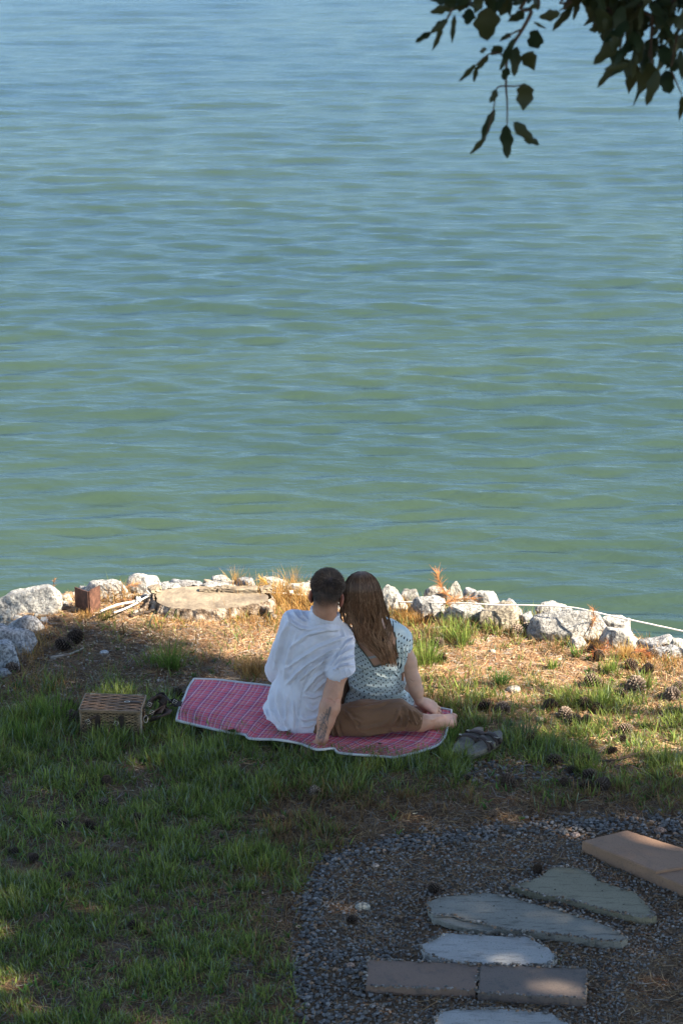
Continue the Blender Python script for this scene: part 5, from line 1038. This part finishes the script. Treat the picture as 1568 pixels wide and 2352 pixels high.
# gravel and pebbles: real stones, many
def stones(P, R_, col, name, sub=1):
    V0, F0 = ICO[sub]; n = len(P); nv = len(V0); var = np.stack([V0*(1+.28*np.random.default_rng(i).uniform(-1, 1, (nv, 1)))*np.random.default_rng(i+50).uniform(.62, 1.25, 3) for i in range(24)]); vi = rng.integers(0, 24, n)
    az = rng.uniform(0, 6.283, n); c_, s_ = np.cos(az), np.sin(az); Q = var[vi]; X_ = Q[..., 0]*c_[:, None]-Q[..., 1]*s_[:, None]; Y_ = Q[..., 0]*s_[:, None]+Q[..., 1]*c_[:, None]; Q = np.stack([X_, Y_, Q[..., 2]*.72], -1)*R_[:, None, None]+P[:, None]
    F = (F0[None]+(np.arange(n)*nv)[:, None, None]).reshape(-1, 3); return tag(obj(name, mesh(name, Q.reshape(-1, 3), F, False, np.repeat(col, nv, 0)), M['gravel']), kind='stuff')
P, u, v = scatter(150000); ing = inpoly(u, v, GR) & ~blocked(u, v); de, _ = dpoly(u, v, GR[:-1]); de = de*np.where(u < 760, .62, 1.0)
coarse = ing & (de < 8+62*fbm(P[:, :2]*4, 141, 3)*rng.uniform(.5, 1.25, len(P))) ; coarse |= ing & (u < 900) & (v > 2180) & (rng.random(len(P)) < .5); coarse |= (~ing) & (de < 14) & inpoly(u, v, [(600, 1890), (1760, 1840), (1760, 1900), (1100, 1920), (720, 2000), (680, 2420), (560, 2420)]) & (rng.random(len(P)) < .3)
coarse |= inpoly(u, v, [(1085, 1752), (1300, 1745), (1330, 1795), (1060, 1800)]) & (rng.random(len(P)) < .35); mc = coarse & (rng.random(len(P)) < .75)
Pc = P[mc].copy(); n = len(Pc); Rc = rng.uniform(.0045, .0108, n); Pc[:, 2] += Rc*.25+rng.random(n)*.008; hue = rng.random((n, 1)); c_ = (np.array([.125, .118, .11])*(1-hue)+np.array([.235, .222, .205])*hue)*rng.uniform(.4, 1.05, (n, 1)); k = rng.random(n) < .08; c_[k] = np.array([.34, .22, .14])*rng.uniform(.6, 1.1, (k.sum(), 1)); stones(Pc, Rc, c_, 'coarse_gravel')
mf = ing & ~coarse & (rng.random(len(P)) < .85*(1-.75*inpoly(u, v, STRAW))); rimp = []
for f_ in FS+PV[:2]:
    for i_ in range(len(f_)):
        a_, b_ = np.array(f_[i_], float), np.array(f_[(i_+1) % len(f_)], float)
        for q_ in range(int(np.linalg.norm(b_-a_)/3.2)): t_ = rng.random(); gg = G(*(a_+(b_-a_)*t_+rng.normal(0, 1.6, 2)), .022+.012*rng.random()); rimp.append(gg)
Pf = np.concatenate([P[mf], np.array(rimp)]); n = len(Pf); Rf = rng.uniform(.0034, .0075, n); Pf[:, 2] += Rf*.2+rng.random(n)*.003; hue = rng.random((n, 1)); c_ = (np.array([.13, .115, .10])*(1-hue)+np.array([.27, .25, .22])*hue)*rng.uniform(.4, 1.25, (n, 1)); k = rng.random(n) < .2; c_[k] = np.array([.25, .16, .10])*rng.uniform(.5, 1.1, (k.sum(), 1)); stones(Pf, Rf, c_, 'fine_gravel')
P, u, v = scatter(9000); m = (v < 1660) & ~blocked(u, v) & ~inpoly(u, v, STMP) & (rng.random(len(P)) < np.where((u < 480) & (v > 1450), .62, .16)); P = P[m]; n = len(P); Rp = rng.uniform(.003, .009, n)*(1+.6*(rng.random(n) < .06)); stones(P+np.array([0, 0, .002]), Rp, np.array([.46, .40, .33])*rng.uniform(.45, 1.15, (n, 1)), 'pebbles')
n = 420; i_ = rng.integers(1, 12, n); t_ = rng.random(n); A_ = np.array(SH)[:, :2]; P = A_[i_-1]+(A_[i_]-A_[i_-1])*t_[:, None]+rng.normal(0, .07, (n, 2))+[0, -.01]; P = np.c_[P, gh(P[:, 0], P[:, 1])]; Rr = rng.uniform(.008, .032, n); uu_, vv_ = UV(P); k = (P[:, 1] > 11.0) & ~inpoly(uu_, vv_, STMP)
stones(P[k], Rr[k], np.array([.40, .39, .36])*rng.uniform(.4, 1.1, (k.sum(), 1)), 'rubble', 2)
# droppings of soil on the pale stones
P, u, v = scatter(40000); on = np.zeros(len(P), bool)
for f in FS: on |= inpoly(u, v, f)
m = on & (rng.random(len(P)) < .035); P = P[m]; P[:, 2] = .028; n = len(P); stones(P, rng.uniform(.0015, .0042, n), np.array([.05, .04, .03])*rng.uniform(.5, 1.5, (n, 1)), 'crumbs')

# ================================================================== single things on the ground: stones, sticks, sprigs
def small_stone(u_, v_, r_, col, label):
    V, F = ICO[3]; s = random.randint(0, 99); g = G(u_, v_); g[2] = gz(g[0], g[1]); Q = V*np.array([r_, r_*.7, r_*.6])*(1+.5*(fbm(V*1.5+s, s, 3)-.5))[:, None]
    o = obj('stone', mesh('stone', Q, F, True, np.tile(col, (len(Q), 1))), M['granite'], None, (g[0], g[1], g[2]+r_*.35)); tag(o, label, 'stone', 'loose stones on the ground')
small_stone(833, 2082, .030, (1.0, .95, .8), 'rounded tan stone in the gravel left of the long flagstone'); small_stone(805, 2220, .018, (1.2, .8, .6), 'orange brown chip in the coarse gravel at left')
small_stone(1515, 1912, .026, (.75, .5, .38), 'reddish brown stone above the large tan paver'); small_stone(1320, 1925, .020, (1.2, .9, .75), 'small pinkish stone left of the large tan paver'); small_stone(1238, 1655, .02, (1.3, 1.1, .8), 'small pale stone among the shaded cones')
small_stone(1130, 1498, .016, (1.4, 1.3, 1.1), 'bright white pebble on sunny straw'); small_stone(1180, 1586, .034, (1.2, 1.1, .95), 'flat bleached stone right of the round green tuft'); small_stone(240, 1505, .024, (1.2, 1.2, 1.2), 'flat pale stone in the shade below the stump')
small_stone(862, 1990, .016, (1.2, .9, .7), 'pinkish stone in the gravel near the top of the path'); small_stone(366, 1402, .010, (1.1, 1.05, .95), 'white chip beside the left end of the stump')
def stick(L, r_, label, mt='deadwood', twigs=()):
    P = []
    for u_, v_, z_ in L: g = G(u_, v_, z_); P.append(g+[0, 0, gz(g[0], g[1])])
    o_ = np.array(P[0]); b = MB(); Q = spline(P, 16)-o_; Q += rng.normal(0, r_*.25, Q.shape); b.tube(Q, np.linspace(r_, r_*.45, 16), 7)
    for t in twigs: b.tube([Q[t], Q[t]+[.03, .02, .004], Q[t]+[.055, .028, .012]], [r_*.4, r_*.3, r_*.15], 5)
    o = b.build('stick', M[mt]); o.location = tuple(o_); tag(o, label, 'stick', 'sticks on the ground')
stick([(1372, 1749, .01), (1410, 1744, .015), (1440, 1738, .02), (1466, 1728, .035)], .006, 'dark curved stick lying in the grass near the right edge', 'twig', (8,)); stick([(960, 1573, .008), (1000, 1577, .008), (1030, 1575, .01)], .006, 'dark stick right of the woman arm', 'twig')
stick([(410, 1594, .008), (430, 1594, .01), (452, 1588, .008)], .010, 'short grey stick behind the harness'); stick([(118, 1510, .008), (160, 1502, .01), (195, 1488, .012)], .009, 'pale branch in the shade below the left boulders'); stick([(985, 1440, .008), (1030, 1438, .01), (1080, 1441, .006)], .007, 'bleached stick along the foot of the flat faced boulder')
stick([(700, 2265, .008), (640, 2240, .01), (560, 2232, .008), (490, 2225, .006)], .006, 'thin dark stick in the lawn at lower centre', 'twig', (6,)); stick([(560, 1880, .008), (615, 1886, .008)], .005, 'thin twig left of the cone on brown straw', 'twig'); stick([(300, 1600, .006), (260, 1590, .008)], .004, 'small twig behind the basket', 'twig')
stick([(1000, 1452, .006), (1040, 1460, .006)], .008, 'short bleached stick right of the woman head'); stick([(300, 1418, .01), (345, 1408, .02), (380, 1402, .015)], .010, 'dark bark strip left of the stump', 'twig')
def sprig(P, n_, L0, label, c1=(.50, .20, .07), c2=(.55, .30, .12)):
    o_ = np.array(P[0]); Q = spline(P, 20)-o_; b = MB(); b.tube(Q, np.linspace(.003, .0012, 20), 5); root = empty('pine_sprig', tuple(o_)); tag(root, label, 'pine sprig', 'dead pine sprigs'); b.build('stem', M['twig'], root)
    i = rng.integers(3, 20, n_); T = np.gradient(Q, axis=0); T /= np.linalg.norm(T, axis=1)[:, None]; D = T[i]*.9+rng.normal(0, .55, (n_, 3)); D /= np.linalg.norm(D, axis=1)[:, None]; h = rng.random((n_, 1))
    V, F, c_ = strands(Q[i], D, rng.uniform(.5, 1, n_)*L0, .0011, (np.array(c1)*(1-h)+np.array(c2)*h)*rng.uniform(.7, 1.2, (n_, 1))); obj('needles', mesh('needles', V, F, False, c_), M['blade'], root)['kind'] = 'stuff'
sprig([PY(1062, 1382, 11.45), PY(1030, 1368, 11.5), PY(1012, 1345, 11.52), PY(1003, 1318, 11.55)], 150, .065, 'dead orange pine sprig sticking up above the rocks right of the woman'); sprig([PY(1012, 1392, 11.40), PY(1040, 1378, 11.43), PY(1085, 1375, 11.45)], 130, .06, 'dead orange pine sprig lying between rope and squared stone')
sprig([G(1352, 1455, .04), G(1362, 1425, .10), PY(1362, 1400, 11.20)], 90, .045, 'orange sprig against the right end of the layered boulder'); sprig([PY(640, 1352, 11.9), PY(615, 1342, 11.9), PY(600, 1330, 11.92)], 90, .05, 'yellow orange sprig among the dry grass left of the man', (.6, .35, .08), (.65, .45, .12))
sprig([G(1400, 1470, .03), G(1388, 1490, .04), G(1360, 1500, .03)], 90, .05, 'rust coloured sprig at the foot of the smooth pale boulder', (.40, .13, .05), (.5, .2, .08)); sprig([G(1448, 1500, .05), G(1470, 1495, .05), G(1490, 1505, .03)], 80, .05, 'rust coloured sprig near the low grey boulder', (.40, .13, .05), (.5, .2, .08))
sprig([PY(126, 1358, 11.75), PY(124, 1340, 11.75), PY(126, 1330, 11.75)], 40, .02, 'small rusty sprig poking up over the long pale boulder', (.4, .18, .06), (.5, .25, .1)); sprig([PY(268, 1366, 11.8), PY(300, 1345, 11.85), PY(318, 1340, 11.9)], 50, .05, 'thin orange sprig in front of the peaked pale boulder')

# ================================================================== pine cones
def cone_mesh(seed, dark):
    r_ = np.random.default_rng(seed); b = MB(); N_ = 92; V, F = ICO[2]; b.add(V*[.5, .26, .26], F, (.02, .013, .009))
    for k in range(N_):
        t = (k+.5)/N_; x = (t-.5)*.98; rad = .38*math.sin(math.pi*min(1, .12+t*.86))**.6; a_ = k*2.39996; ca, sa = math.cos(a_), math.sin(a_); dirn = np.array([.55*(t*1.6-.25), ca, sa]); dirn /= np.linalg.norm(dirn); tan_ = np.array([0, -sa, ca]); nrm_ = np.cross(tan_, dirn)
        root_ = np.array([x-.05, ca*rad*.35, sa*rad*.35]); tip = root_+dirn*(rad*.82)*r_.uniform(.85, 1.1); wd = .082*(.6+.8*math.sin(math.pi*t)); th_ = .022
        Vv = [root_-tan_*wd*.3, root_+tan_*wd*.3, tip+tan_*wd-nrm_*0, tip-tan_*wd, tip+dirn*.035+nrm_*th_*1.4, tip+nrm_*th_*2-dirn*.02, root_+nrm_*th_]
        dk = np.array([.055, .035, .024])*r_.uniform(.6, 1.3); tp = np.array([.20, .155, .12])*r_.uniform(.6, 1.3)*dark; cc = np.array([dk*.5, dk*.5, dk*1.5, dk*1.5, tp, tp, dk])
        b.add(np.array(Vv), [(0, 1, 2, 3), (3, 2, 4), (5, 4, 2), (5, 3, 4), (6, 5, 2, 1), (6, 0, 3, 5)], cc)
    return mesh('pine_cone', np.concatenate(b.V), b.F, False, np.concatenate(b.c))
CM = [cone_mesh(i, q) for i, q in ((1, .8), (2, 1.0), (3, .55), (4, .8))]; CL = [cone_mesh(i, q) for i, q in ((11, 1.6), (12, 1.9))]
cones = [(146, 1482, 46, 0, 'left cone of the touching pair below the shaded boulders'), (172, 1466, 44, 1, 'right cone of the touching pair below the shaded boulders'), (166, 1648, 40, 1, 'cone pressed against the left side of the basket'), (158, 1623, 34, 0, 'cone in the grass above left of the basket'), (404, 1600, 36, 0, 'cone half hidden behind the left blanket corner'),
 (28, 1535, 36, 0, 'dark cone beside the dark boulder at the left edge'), (1186, 1447, 38, 5, 'pale open cone, left of the two below the slanted stones'), (1234, 1452, 36, 5, 'pale open cone below the left end of the layered boulder'), (1208, 1442, 30, 4, 'pale cone squeezed between the two open cones by the slanted stones'), (962, 1413, 36, 4, 'pale brown cone at the foot of the mottled boulder, left of the pair'), (984, 1424, 34, 1, 'brown cone at the foot of the mottled boulder, right of the pair'),
 (1006, 1476, 34, 1, 'cone in the yellow green grass right of the woman shoulder'), (1013, 1510, 28, 0, 'small cone hidden in the grass right of the woman arm'), (1450, 1532, 34, 1, 'cone standing right of the straw coloured tuft'), (1487, 1541, 34, 0, 'cone in rusty litter near the right edge'), (1374, 1508, 34, 1, 'cone below the smooth pale boulder'), (1356, 1490, 30, 0, 'cone tucked under the orange sprig'),
 (1358, 1566, 44, 4, 'pale topped cone left of the lime tufts at right'), (1459, 1575, 54, 4, 'largest sunlit cone at right, lying on its side'), (1541, 1597, 42, 4, 'sunlit cone close to the right edge, below the lime tuft'), (1558, 1580, 30, 0, 'dark cone at the right edge touching a paler one'), (1421, 1595, 38, 1, 'cone in deep grass below the largest sunlit cone'), (1340, 1614, 36, 0, 'cone in the shade line, above three clustered ones'),
 (1262, 1621, 38, 0, 'dark cone at the edge of the shade, middle right'), (1370, 1628, 32, 1, 'cone right of the one in the shade line'), (1296, 1640, 40, 4, 'upper left cone of the shaded cluster of three'), (1318, 1655, 38, 4, 'middle cone of the shaded cluster of three'), (1346, 1656, 34, 6, 'reddish cone, right one of the shaded cluster of three'), (1434, 1676, 38, 4, 'cone lying alone in green grass at right'),
 (1219, 1704, 42, 0, 'dark cone just right of the blue green tuft'), (1406, 1723, 26, 0, 'small dark cone above the curved stick'), (1342, 1747, 36, 0, 'dark cone left of the curved stick'), (1267, 1750, 38, 0, 'dark cone in the shaded grass right of the sandals'), (1426, 1697, 26, 0, 'small cone below the one lying alone in green grass'), (1313, 1771, 30, 0, 'cone above the dark heap of cones'), (1351, 1785, 40, 0, 'top cone of the dark heap at right'),
 (1345, 1808, 38, 0, 'left cone of the dark heap at right'), (1384, 1806, 44, 2, 'right cone of the dark heap, darkest one'), (1164, 1799, 44, 2, 'dark cone on grey chips right of centre'), (1294, 1802, 30, 0, 'cone left of the dark heap'), (1112, 1622, 40, 1, 'cone in dry grass right of the bare foot'), (1152, 1627, 40, 1, 'second cone right of the bare foot, in greener grass'), (1529, 1500, 40, 0, 'dark cone under the craggy rock at the right edge'), (1500, 1506, 30, 1, 'cone in rusty litter under the craggy rock'),
 (247, 1798, 32, 2, 'dark cone in the lawn below the basket'), (187, 1830, 26, 0, 'small cone in the lawn, left below the basket'), (237, 1849, 34, 4, 'greyish cone lying low in the lawn under the dark one'), (315, 1884, 38, 0, 'cone half sunk in grass at left centre of the lawn'), (140, 1896, 38, 4, 'left cone of two lying apart in the lawn at left'), (208, 1900, 34, 2, 'right cone of two lying apart in the lawn, upright'),
 (640, 1884, 32, 5, 'clearly lit cone on brown straw below the couple'), (722, 1817, 32, 5, 'pale cone at the edge of the grass under the man arm'), (650, 1950, 26, 0, 'dark cone at the brown edge of the gravel path'), (732, 1785, 26, 1, 'small cone in grass right under the blanket front'), (32, 1955, 30, 0, 'cone near the left edge of the lawn, upper of a loose trio'), (76, 1972, 32, 1, 'greyish cone, right one of the loose trio at the left edge'), (47, 2028, 30, 0, 'lowest cone of the loose trio at the left edge'),
 (270, 1985, 22, 0, 'tiny dark cone in the middle of the left lawn'), (165, 2015, 30, 0, 'dark cone sunk in the left lawn'), (307, 2122, 32, 2, 'upright cone in the lower lawn'), (242, 2320, 36, 0, 'cone at the bottom of the lawn'), (1131, 1873, 28, 0, 'small cone on the straw just above the gravel'), (1233, 2000, 28, 0, 'cone touching the pointed tan flagstone'), (996, 2042, 34, 2, 'cone standing above the left end of the long flagstone'), (810, 2112, 30, 0, 'dark cone on the coarse gravel at left'), (912, 2110, 20, 0, 'small dark cone left of the long flagstone'),
 (655, 1812, 22, 0, 'small dark cone hidden in grass under the man'), (595, 1832, 20, 1, 'little cone in the lawn left of the pale one'), (1545, 1640, 30, 0, 'dark cone in the shaded grass at the right edge'), (1070, 1790, 24, 0, 'small cone on grey chips below the sandals')]
for k, (u_, v_, px, kd, lb) in enumerate(cones):
    me = (CM+CL+[CM[1]])[kd]; kd2 = kd if kd else k % 4; me = (CM+CL+[CM[1]])[kd2]; g = G(u_, v_+px*.20); s_ = px/FP*(g[1]*math.cos(PITCH)+CAMZ*math.sin(PITCH))*.88
    o = bpy.data.objects.new('pine_cone', me); C.objects.link(o); o.scale = (s_,)*3; o.location = (g[0], g[1], gz(g[0], g[1])+s_*.33); o.rotation_euler = (random.uniform(0, 6.28), random.uniform(-.5, .35), random.uniform(0, 6.28)); tag(o, lb, 'pine cone', 'pine cones on the ground')
for me in CM+CL: me.materials.append(M['cone'])

# ================================================================== trees: the hanging branch, and the trees to the right whose shade falls here
def leaf_mesh(seed, wfac=1.0):
    r_ = np.random.default_rng(seed); n_ = 12; V = []; F = []; bend = r_.uniform(-.12, .22)
    for j in range(n_+1):
        t = j/n_; w_ = (.30*math.sin(math.pi*t**.8)**.72*(1+.16*math.sin(t*14+seed)*(.2 < t < .95)) if 0 < j < n_ else .012)*wfac; x = bend*t*(1-t)*2; z = .06*math.sin(t*5+seed)-.25*t*t*.6
        V += [(x-w_, t, z+.16*w_), (x, t, z-.03), (x+w_, t, z+.16*w_*(.6+.8*r_.random()))]
    for j in range(n_): a_ = j*3; F += [(a_, a_+1, a_+4, a_+3), (a_+1, a_+2, a_+5, a_+4)]
    V += [(-.006, 0, 0), (.006, 0, 0), (.005, -.16, .02), (-.005, -.16, .02)]; k = (n_+1)*3; F.append((k, k+1, k+2, k+3)); return mesh('leaf', V, F, True, np.tile((.016, .028, .010), (len(V), 1)))
LM = [leaf_mesh(i, w_) for i, w_ in ((1, .8), (2, 1.0), (3, 1.25), (4, .9), (5, 1.1), (6, .55))]
for me in LM: me.materials.append(M['branch_leaf'])
tree = empty('overhanging_tree', (2.7, 4.6, 0)); tag(tree, 'broadleaf tree whose dark leafy twigs hang into the top right corner', 'tree')
X0 = lambda x, y: (909.4+x*.42, y*.42)
def LP(x, y, Y=5.45): return PY(*X0(x, y), Y)
def wood(P, r0, r1, name, mt='twig', n_=None, m=8):
    n_ = n_ or max(8, len(P)*4); Q = spline(P, n_); b = MB(); b.tube(Q, np.linspace(r0, r1, n_), m); return attach(b.build(name, M[mt]), tree)
root3 = (2.7, 4.6, 0)
wood([(2.7, 4.6, -.3), (2.72, 4.62, 1.5), (2.66, 4.66, 3.2), (2.74, 4.5, 4.8), (2.6, 4.3, 7.0), (2.7, 4.2, 8.6)], .17, .05, 'trunk', 'bark', 30, 14)
JB = np.array([1.12, 5.42, 4.42])
wood([(2.68, 4.64, 3.9), (2.2, 4.95, 4.25), (1.6, 5.25, 4.45), JB, (.85, 5.45, 4.42)], .045, .014, 'branch')
wood([(2.70, 4.6, 4.4), (1.9, 3.6, 5.6), (.8, 2.6, 6.4), (-.6, 2.0, 7.0)], .06, .02, 'branch'); wood([(2.7, 4.55, 4.6), (3.6, 5.5, 5.8), (4.4, 6.5, 6.6)], .06, .02, 'branch'); wood([(2.7, 4.5, 5.0), (1.8, 5.6, 6.2), (.6, 6.6, 7.2)], .055, .02, 'branch'); wood([(2.66, 4.4, 5.6), (3.0, 2.6, 6.6), (3.4, 1.0, 7.6)], .05, .02, 'branch')
tw = [([(.85, 5.45, 4.42), LP(760, -60), LP(740, 60), LP(690, 160), LP(640, 240), LP(605, 330), LP(600, 470), LP(606, 560), LP(606, 680)], .006, .0016), ([(.85, 5.45, 4.42), LP(560, -90), LP(430, -30), LP(330, 20), LP(285, 90), LP(260, 130)], .006, .0016), ([LP(690, 160), LP(640, 180), LP(600, 210)], .003, .0015), ([LP(605, 330), LP(560, 290), LP(500, 300), LP(430, 360)], .0025, .0012),
      ([LP(600, 470), LP(560, 475), LP(545, 500), LP(530, 600), LP(485, 765)], .0022, .0012), ([LP(600, 470), LP(660, 470), LP(700, 458)], .0022, .0014), ([LP(760, -60), LP(780, 30), LP(700, 50)], .003, .0015), ([(1.05, 5.42, 4.42), LP(1000, -80), LP(960, 10), LP(890, 60)], .005, .0015),
      ([JB, LP(1200, -100), LP(1180, 60), LP(1230, 200), LP(1200, 350)], .007, .0016), ([JB, LP(1400, -80), LP(1400, 100), LP(1390, 250), LP(1400, 400)], .007, .0016), ([JB, LP(1560, -60), LP(1540, 150), LP(1500, 380)], .007, .0018), ([LP(1180, 60), LP(1120, 90), LP(1080, 140)], .003, .0015), ([LP(1390, 250), LP(1340, 440)], .0025, .0012), ([LP(1500, 380), LP(1560, 520)], .0025, .0012), ([JB, LP(1640, -40), LP(1700, 150), LP(1660, 300)], .006, .002)]
for P_, r0, r1 in tw: wood(P_, r0, r1, 'twig', 'deadwood' if 0 else 'twig', None, 5)
LV = [((285, 40), (192, 62), 40), ((280, 108), (190, 180), 42), ((195, 175), (98, 238), 26), ((250, 130), (198, 275), 30), ((318, 80), (300, 238), 30), ((400, 40), (385, 150), 55), ((500, 45), (492, 212), 118), ((560, -20), (545, 60), 66), ((700, 58), (614, 110), 40), ((775, 28), (722, 38), 28), ((895, 75), (780, 88), 62), ((750, 122), (820, 154), 18), ((965, 40), (850, 168), 48), ((770, 168), (720, 262), 72), ((690, 290), (745, 368), 52), ((645, 208), (560, 390), 44), ((660, 255), (640, 418), 62), ((577, 255), (524, 296), 30), ((626, 178), (568, 218), 18), ((502, 303), (430, 385), 38),
      ((432, 358), (350, 432), 20), ((440, 370), (425, 440), 14), ((612, 370), (584, 442), 40), ((546, 488), (508, 562), 38), ((536, 600), (455, 775), 46), ((490, 755), (403, 832), 30), ((605, 680), (601, 872), 70), ((642, 668), (752, 770), 62), ((700, 765), (790, 792), 34), ((700, 455), (688, 598), 96), ((500, 265), (440, 285), 16), ((1225, 215), (1078, 345), 76), ((1196, 360), (1098, 478), 40), ((1290, 330), (1264, 500), 62), ((1390, 340), (1316, 462), 82), ((1336, 468), (1295, 585), 16), ((1432, 385), (1368, 572), 62), ((1470, 385), (1500, 518), 74), ((1562, 520), (1544, 652), 26), ((1112, 108), (1082, 168), 40), ((1060, 10), (1055, 96), 42), ((1000, 0), (968, 108), 30), ((1150, 90), (1140, 170), 44), ((340, -10), (345, 60), 50), ((450, -20), (430, 70), 60), ((640, -20), (700, 20), 40)]
rl = random.Random(5)
for _ in range(165):
    x = rl.uniform(1080, 1720); lim = 60+330*min(1, max(0, (x-1090)/170)); y = rl.uniform(-90, lim)
    if y > 250 and rl.random() < .35: continue
    a_ = rl.gauss(1.75, .55); l_ = rl.uniform(90, 170); LV.append(((x, y-30), (x+math.cos(a_)*l_, y-30+math.sin(a_)*l_), rl.uniform(34, 78)))
for _ in range(46):
    x = rl.uniform(300, 1120); y = rl.uniform(-110, -28 if x > 640 else -10); a_ = rl.gauss(1.9, .7); l_ = rl.uniform(70, 130); LV.append(((x, y), (x+math.cos(a_)*l_, y+math.sin(a_)*l_), rl.uniform(36, 80)))
mi = Matrix.Translation(tree.location).inverted()
for k, (a_, b_, w_) in enumerate(LV):
    Y_ = 5.45+rl.uniform(-.10, .10); A = Vector(LP(*a_, Y_)); B = Vector(LP(*b_, Y_+rl.uniform(-.05, .05))); d_ = B-A; L_ = d_.length; y_ = d_.normalized(); vd = Vector((0, 1, 0))-y_*y_.y; vd.normalize(); x_ = y_.cross(vd)
    wpx = w_/max(20, math.hypot(b_[0]-a_[0], b_[1]-a_[1])); lm = LM[k % 5]; rollmax = .35 if k < 46 else 1.1
    Rm = Matrix((x_, y_, x_.cross(y_))).transposed() @ Euler((0, rl.uniform(-rollmax, rollmax), 0)).to_matrix(); o = bpy.data.objects.new('leaf', lm); C.objects.link(o)
    Wn = (.8, 1.0, 1.25, .9, 1.1)[k % 5]*.60; o.parent = tree; o.matrix_parent_inverse = mi; o.matrix_basis = Matrix.Translation(A) @ Rm.to_4x4() @ Matrix.Diagonal((L_*wpx/Wn, L_, L_*.8, 1))
# ------------------------------ crowns: leaf quads; where they stand decides where the shade falls
sv = np.array(SUN)
LITB = [(-400, 1370), (-60, 1385), (60, 1408), (130, 1412), (230, 1412), (300, 1432), (360, 1460), (430, 1485), (520, 1502), (610, 1508), (700, 1520), (930, 1575), (1000, 1600), (1100, 1618), (1200, 1645), (1300, 1675), (1400, 1712), (1568, 1745), (1800, 1775)]
LB = np.array([G(*p)[:2] for p in LITB])
SPOT = [(G(*p)[:2], r_) for p, r_ in [((2, 2250), .075), ((-40, 2140), .07), ((1470, 1948), .085), ((1560, 1990), .05), ((620, 1884), .035), ((1130, 1895), .05), ((1300, 1918), .04), ((1010, 1905), .04), ((1250, 2278), .035), ((1010, 2262), .025), ((980, 2215), .02), ((60, 2330), .05), ((1420, 1720), .05), ((255, 1600), .06), ((215, 1605), .03)]]
def quads(P, s_, col, flat=.6):
    n = len(P); a_ = rng.normal(0, 1, (n, 3)); a_[:, 2] *= flat; a_ /= np.linalg.norm(a_, axis=1)[:, None]; b_ = np.cross(a_, rng.normal(0, 1, (n, 3))); b_ /= np.linalg.norm(b_, axis=1)[:, None]; s1 = s_[:, None]
    V = np.stack([P-a_*s1, P-b_*s1*.45, P+a_*s1, P+b_*s1*.45], 1); return V.reshape(-1, 3), np.arange(4*n).reshape(n, 4), np.repeat(col, 4, 0)
trunks = [(6.6, 3.2), (8.8, 5.6), (10.6, 8.2), (7.2, .2), (11.4, 3.4)]
n = 125000; g = np.stack([rng.uniform(-7.2, 3.6, n), rng.uniform(4.6, 12.6, n)], 1); h = rng.uniform(4.6, 9.0, n)
edge_y = np.interp(g[:, 0], LB[:, 0], LB[:, 1]); e = edge_y-g[:, 1]+(fbm(g*2.2, 151, 3)-.5)*np.where(g[:, 0] < -.9, .12, .5)+(fbm(g*9, 155, 2)-.5)*.16
pk = sstep(-.05, .22, e)*(.45+.55*sstep(.1, .7, e))
sp = np.zeros(n)
for c_, r_ in SPOT: sp = np.maximum(sp, 1-sstep(r_*.85, r_*1.5, np.hypot(g[:, 0]-c_[0], (g[:, 1]-c_[1]))))
# nothing may shade the sunlit strip by the water
keep = (rng.random(n) < pk*.95) & (sp < .5); g, h = g[keep], h[keep]; P = np.c_[g, 0*h]+sv*(h/sv[2])[:, None]; n = len(P); tr = np.array(trunks); which = np.argmin(np.hypot(P[:, None, 0]-tr[None, :, 0], P[:, None, 1]-tr[None, :, 1]), 1)
# round the crowns: leaves out of a crown's reach are brought in along the sun's direction, so the shade stays put
for t in range(len(trunks)):
    q = which == t; c_ = (np.array([.05, .085, .025])*rng.uniform(.6, 1.4, (q.sum(), 1))); V, F, cc = quads(P[q], rng.uniform(.045, .095, q.sum()), c_)
    tx, ty = trunks[t]; r0 = empty('shade_tree', (tx, ty, 0)); nm_ = ['slender tree right of the lawn, nearest the hanging branch', 'middle tree of the row shading the couple', 'shade tree standing closest to the shore at right', 'shade tree far behind the camera at right', 'outermost tree of the shading row at right'][t]; tag(r0, nm_, 'tree', 'trees right of the view')
    cr = obj('crown', mesh('crown', V-np.array([tx, ty, 0]), F, False, cc), M['tree_leaf'], r0); cr['kind'] = 'stuff'
    b = MB(); top_ = P[q].mean(0)-[tx, ty, 0]; b.tube(spline([(0, 0, -.3), (.05, .02, 2), (top_[0]*.3, top_[1]*.3, 4.5), (top_[0], top_[1], 7.5)], 24), np.linspace(.19, .05, 24), 12); b.build('trunk', M['bark'], r0)
    for k in range(7):
        e_ = P[q][rng.integers(0, q.sum())]-[tx, ty, 0]; z0 = rng.uniform(3, 5); b = MB(); b.tube(spline([(top_[0]*.2, top_[1]*.2, z0), e_*.5+[0, 0, z0*.4], e_], 10), np.linspace(.05, .015, 10), 7); b.build('branch', M['bark'], r0)
n = 12000; P = np.c_[rng.uniform(-3.5, 4.2, n), rng.uniform(-3.0, 7.2, n), rng.uniform(5.6, 9.2, n)]; cl = fbm(P*.8, 161, 3); m = (cl > .46) & (P[:, 2] > 5.6+.12*np.abs(P[:, 0]-1))
P = P[m]; sh2 = P-sv*(P[:, 2]/sv[2])[:, None]; e = np.interp(sh2[:, 0], LB[:, 0], LB[:, 1])-sh2[:, 1]; P = P[(e > .1) | (sh2[:, 0] < -3)]
V, F, cc = quads(P, rng.uniform(.07, .13, len(P)), np.array([.04, .07, .02])*rng.uniform(.6, 1.4, (len(P), 1)))
cr = attach(obj('crown', mesh('crown', V, F, False, cc), M['tree_leaf']), tree); cr['kind'] = 'stuff'
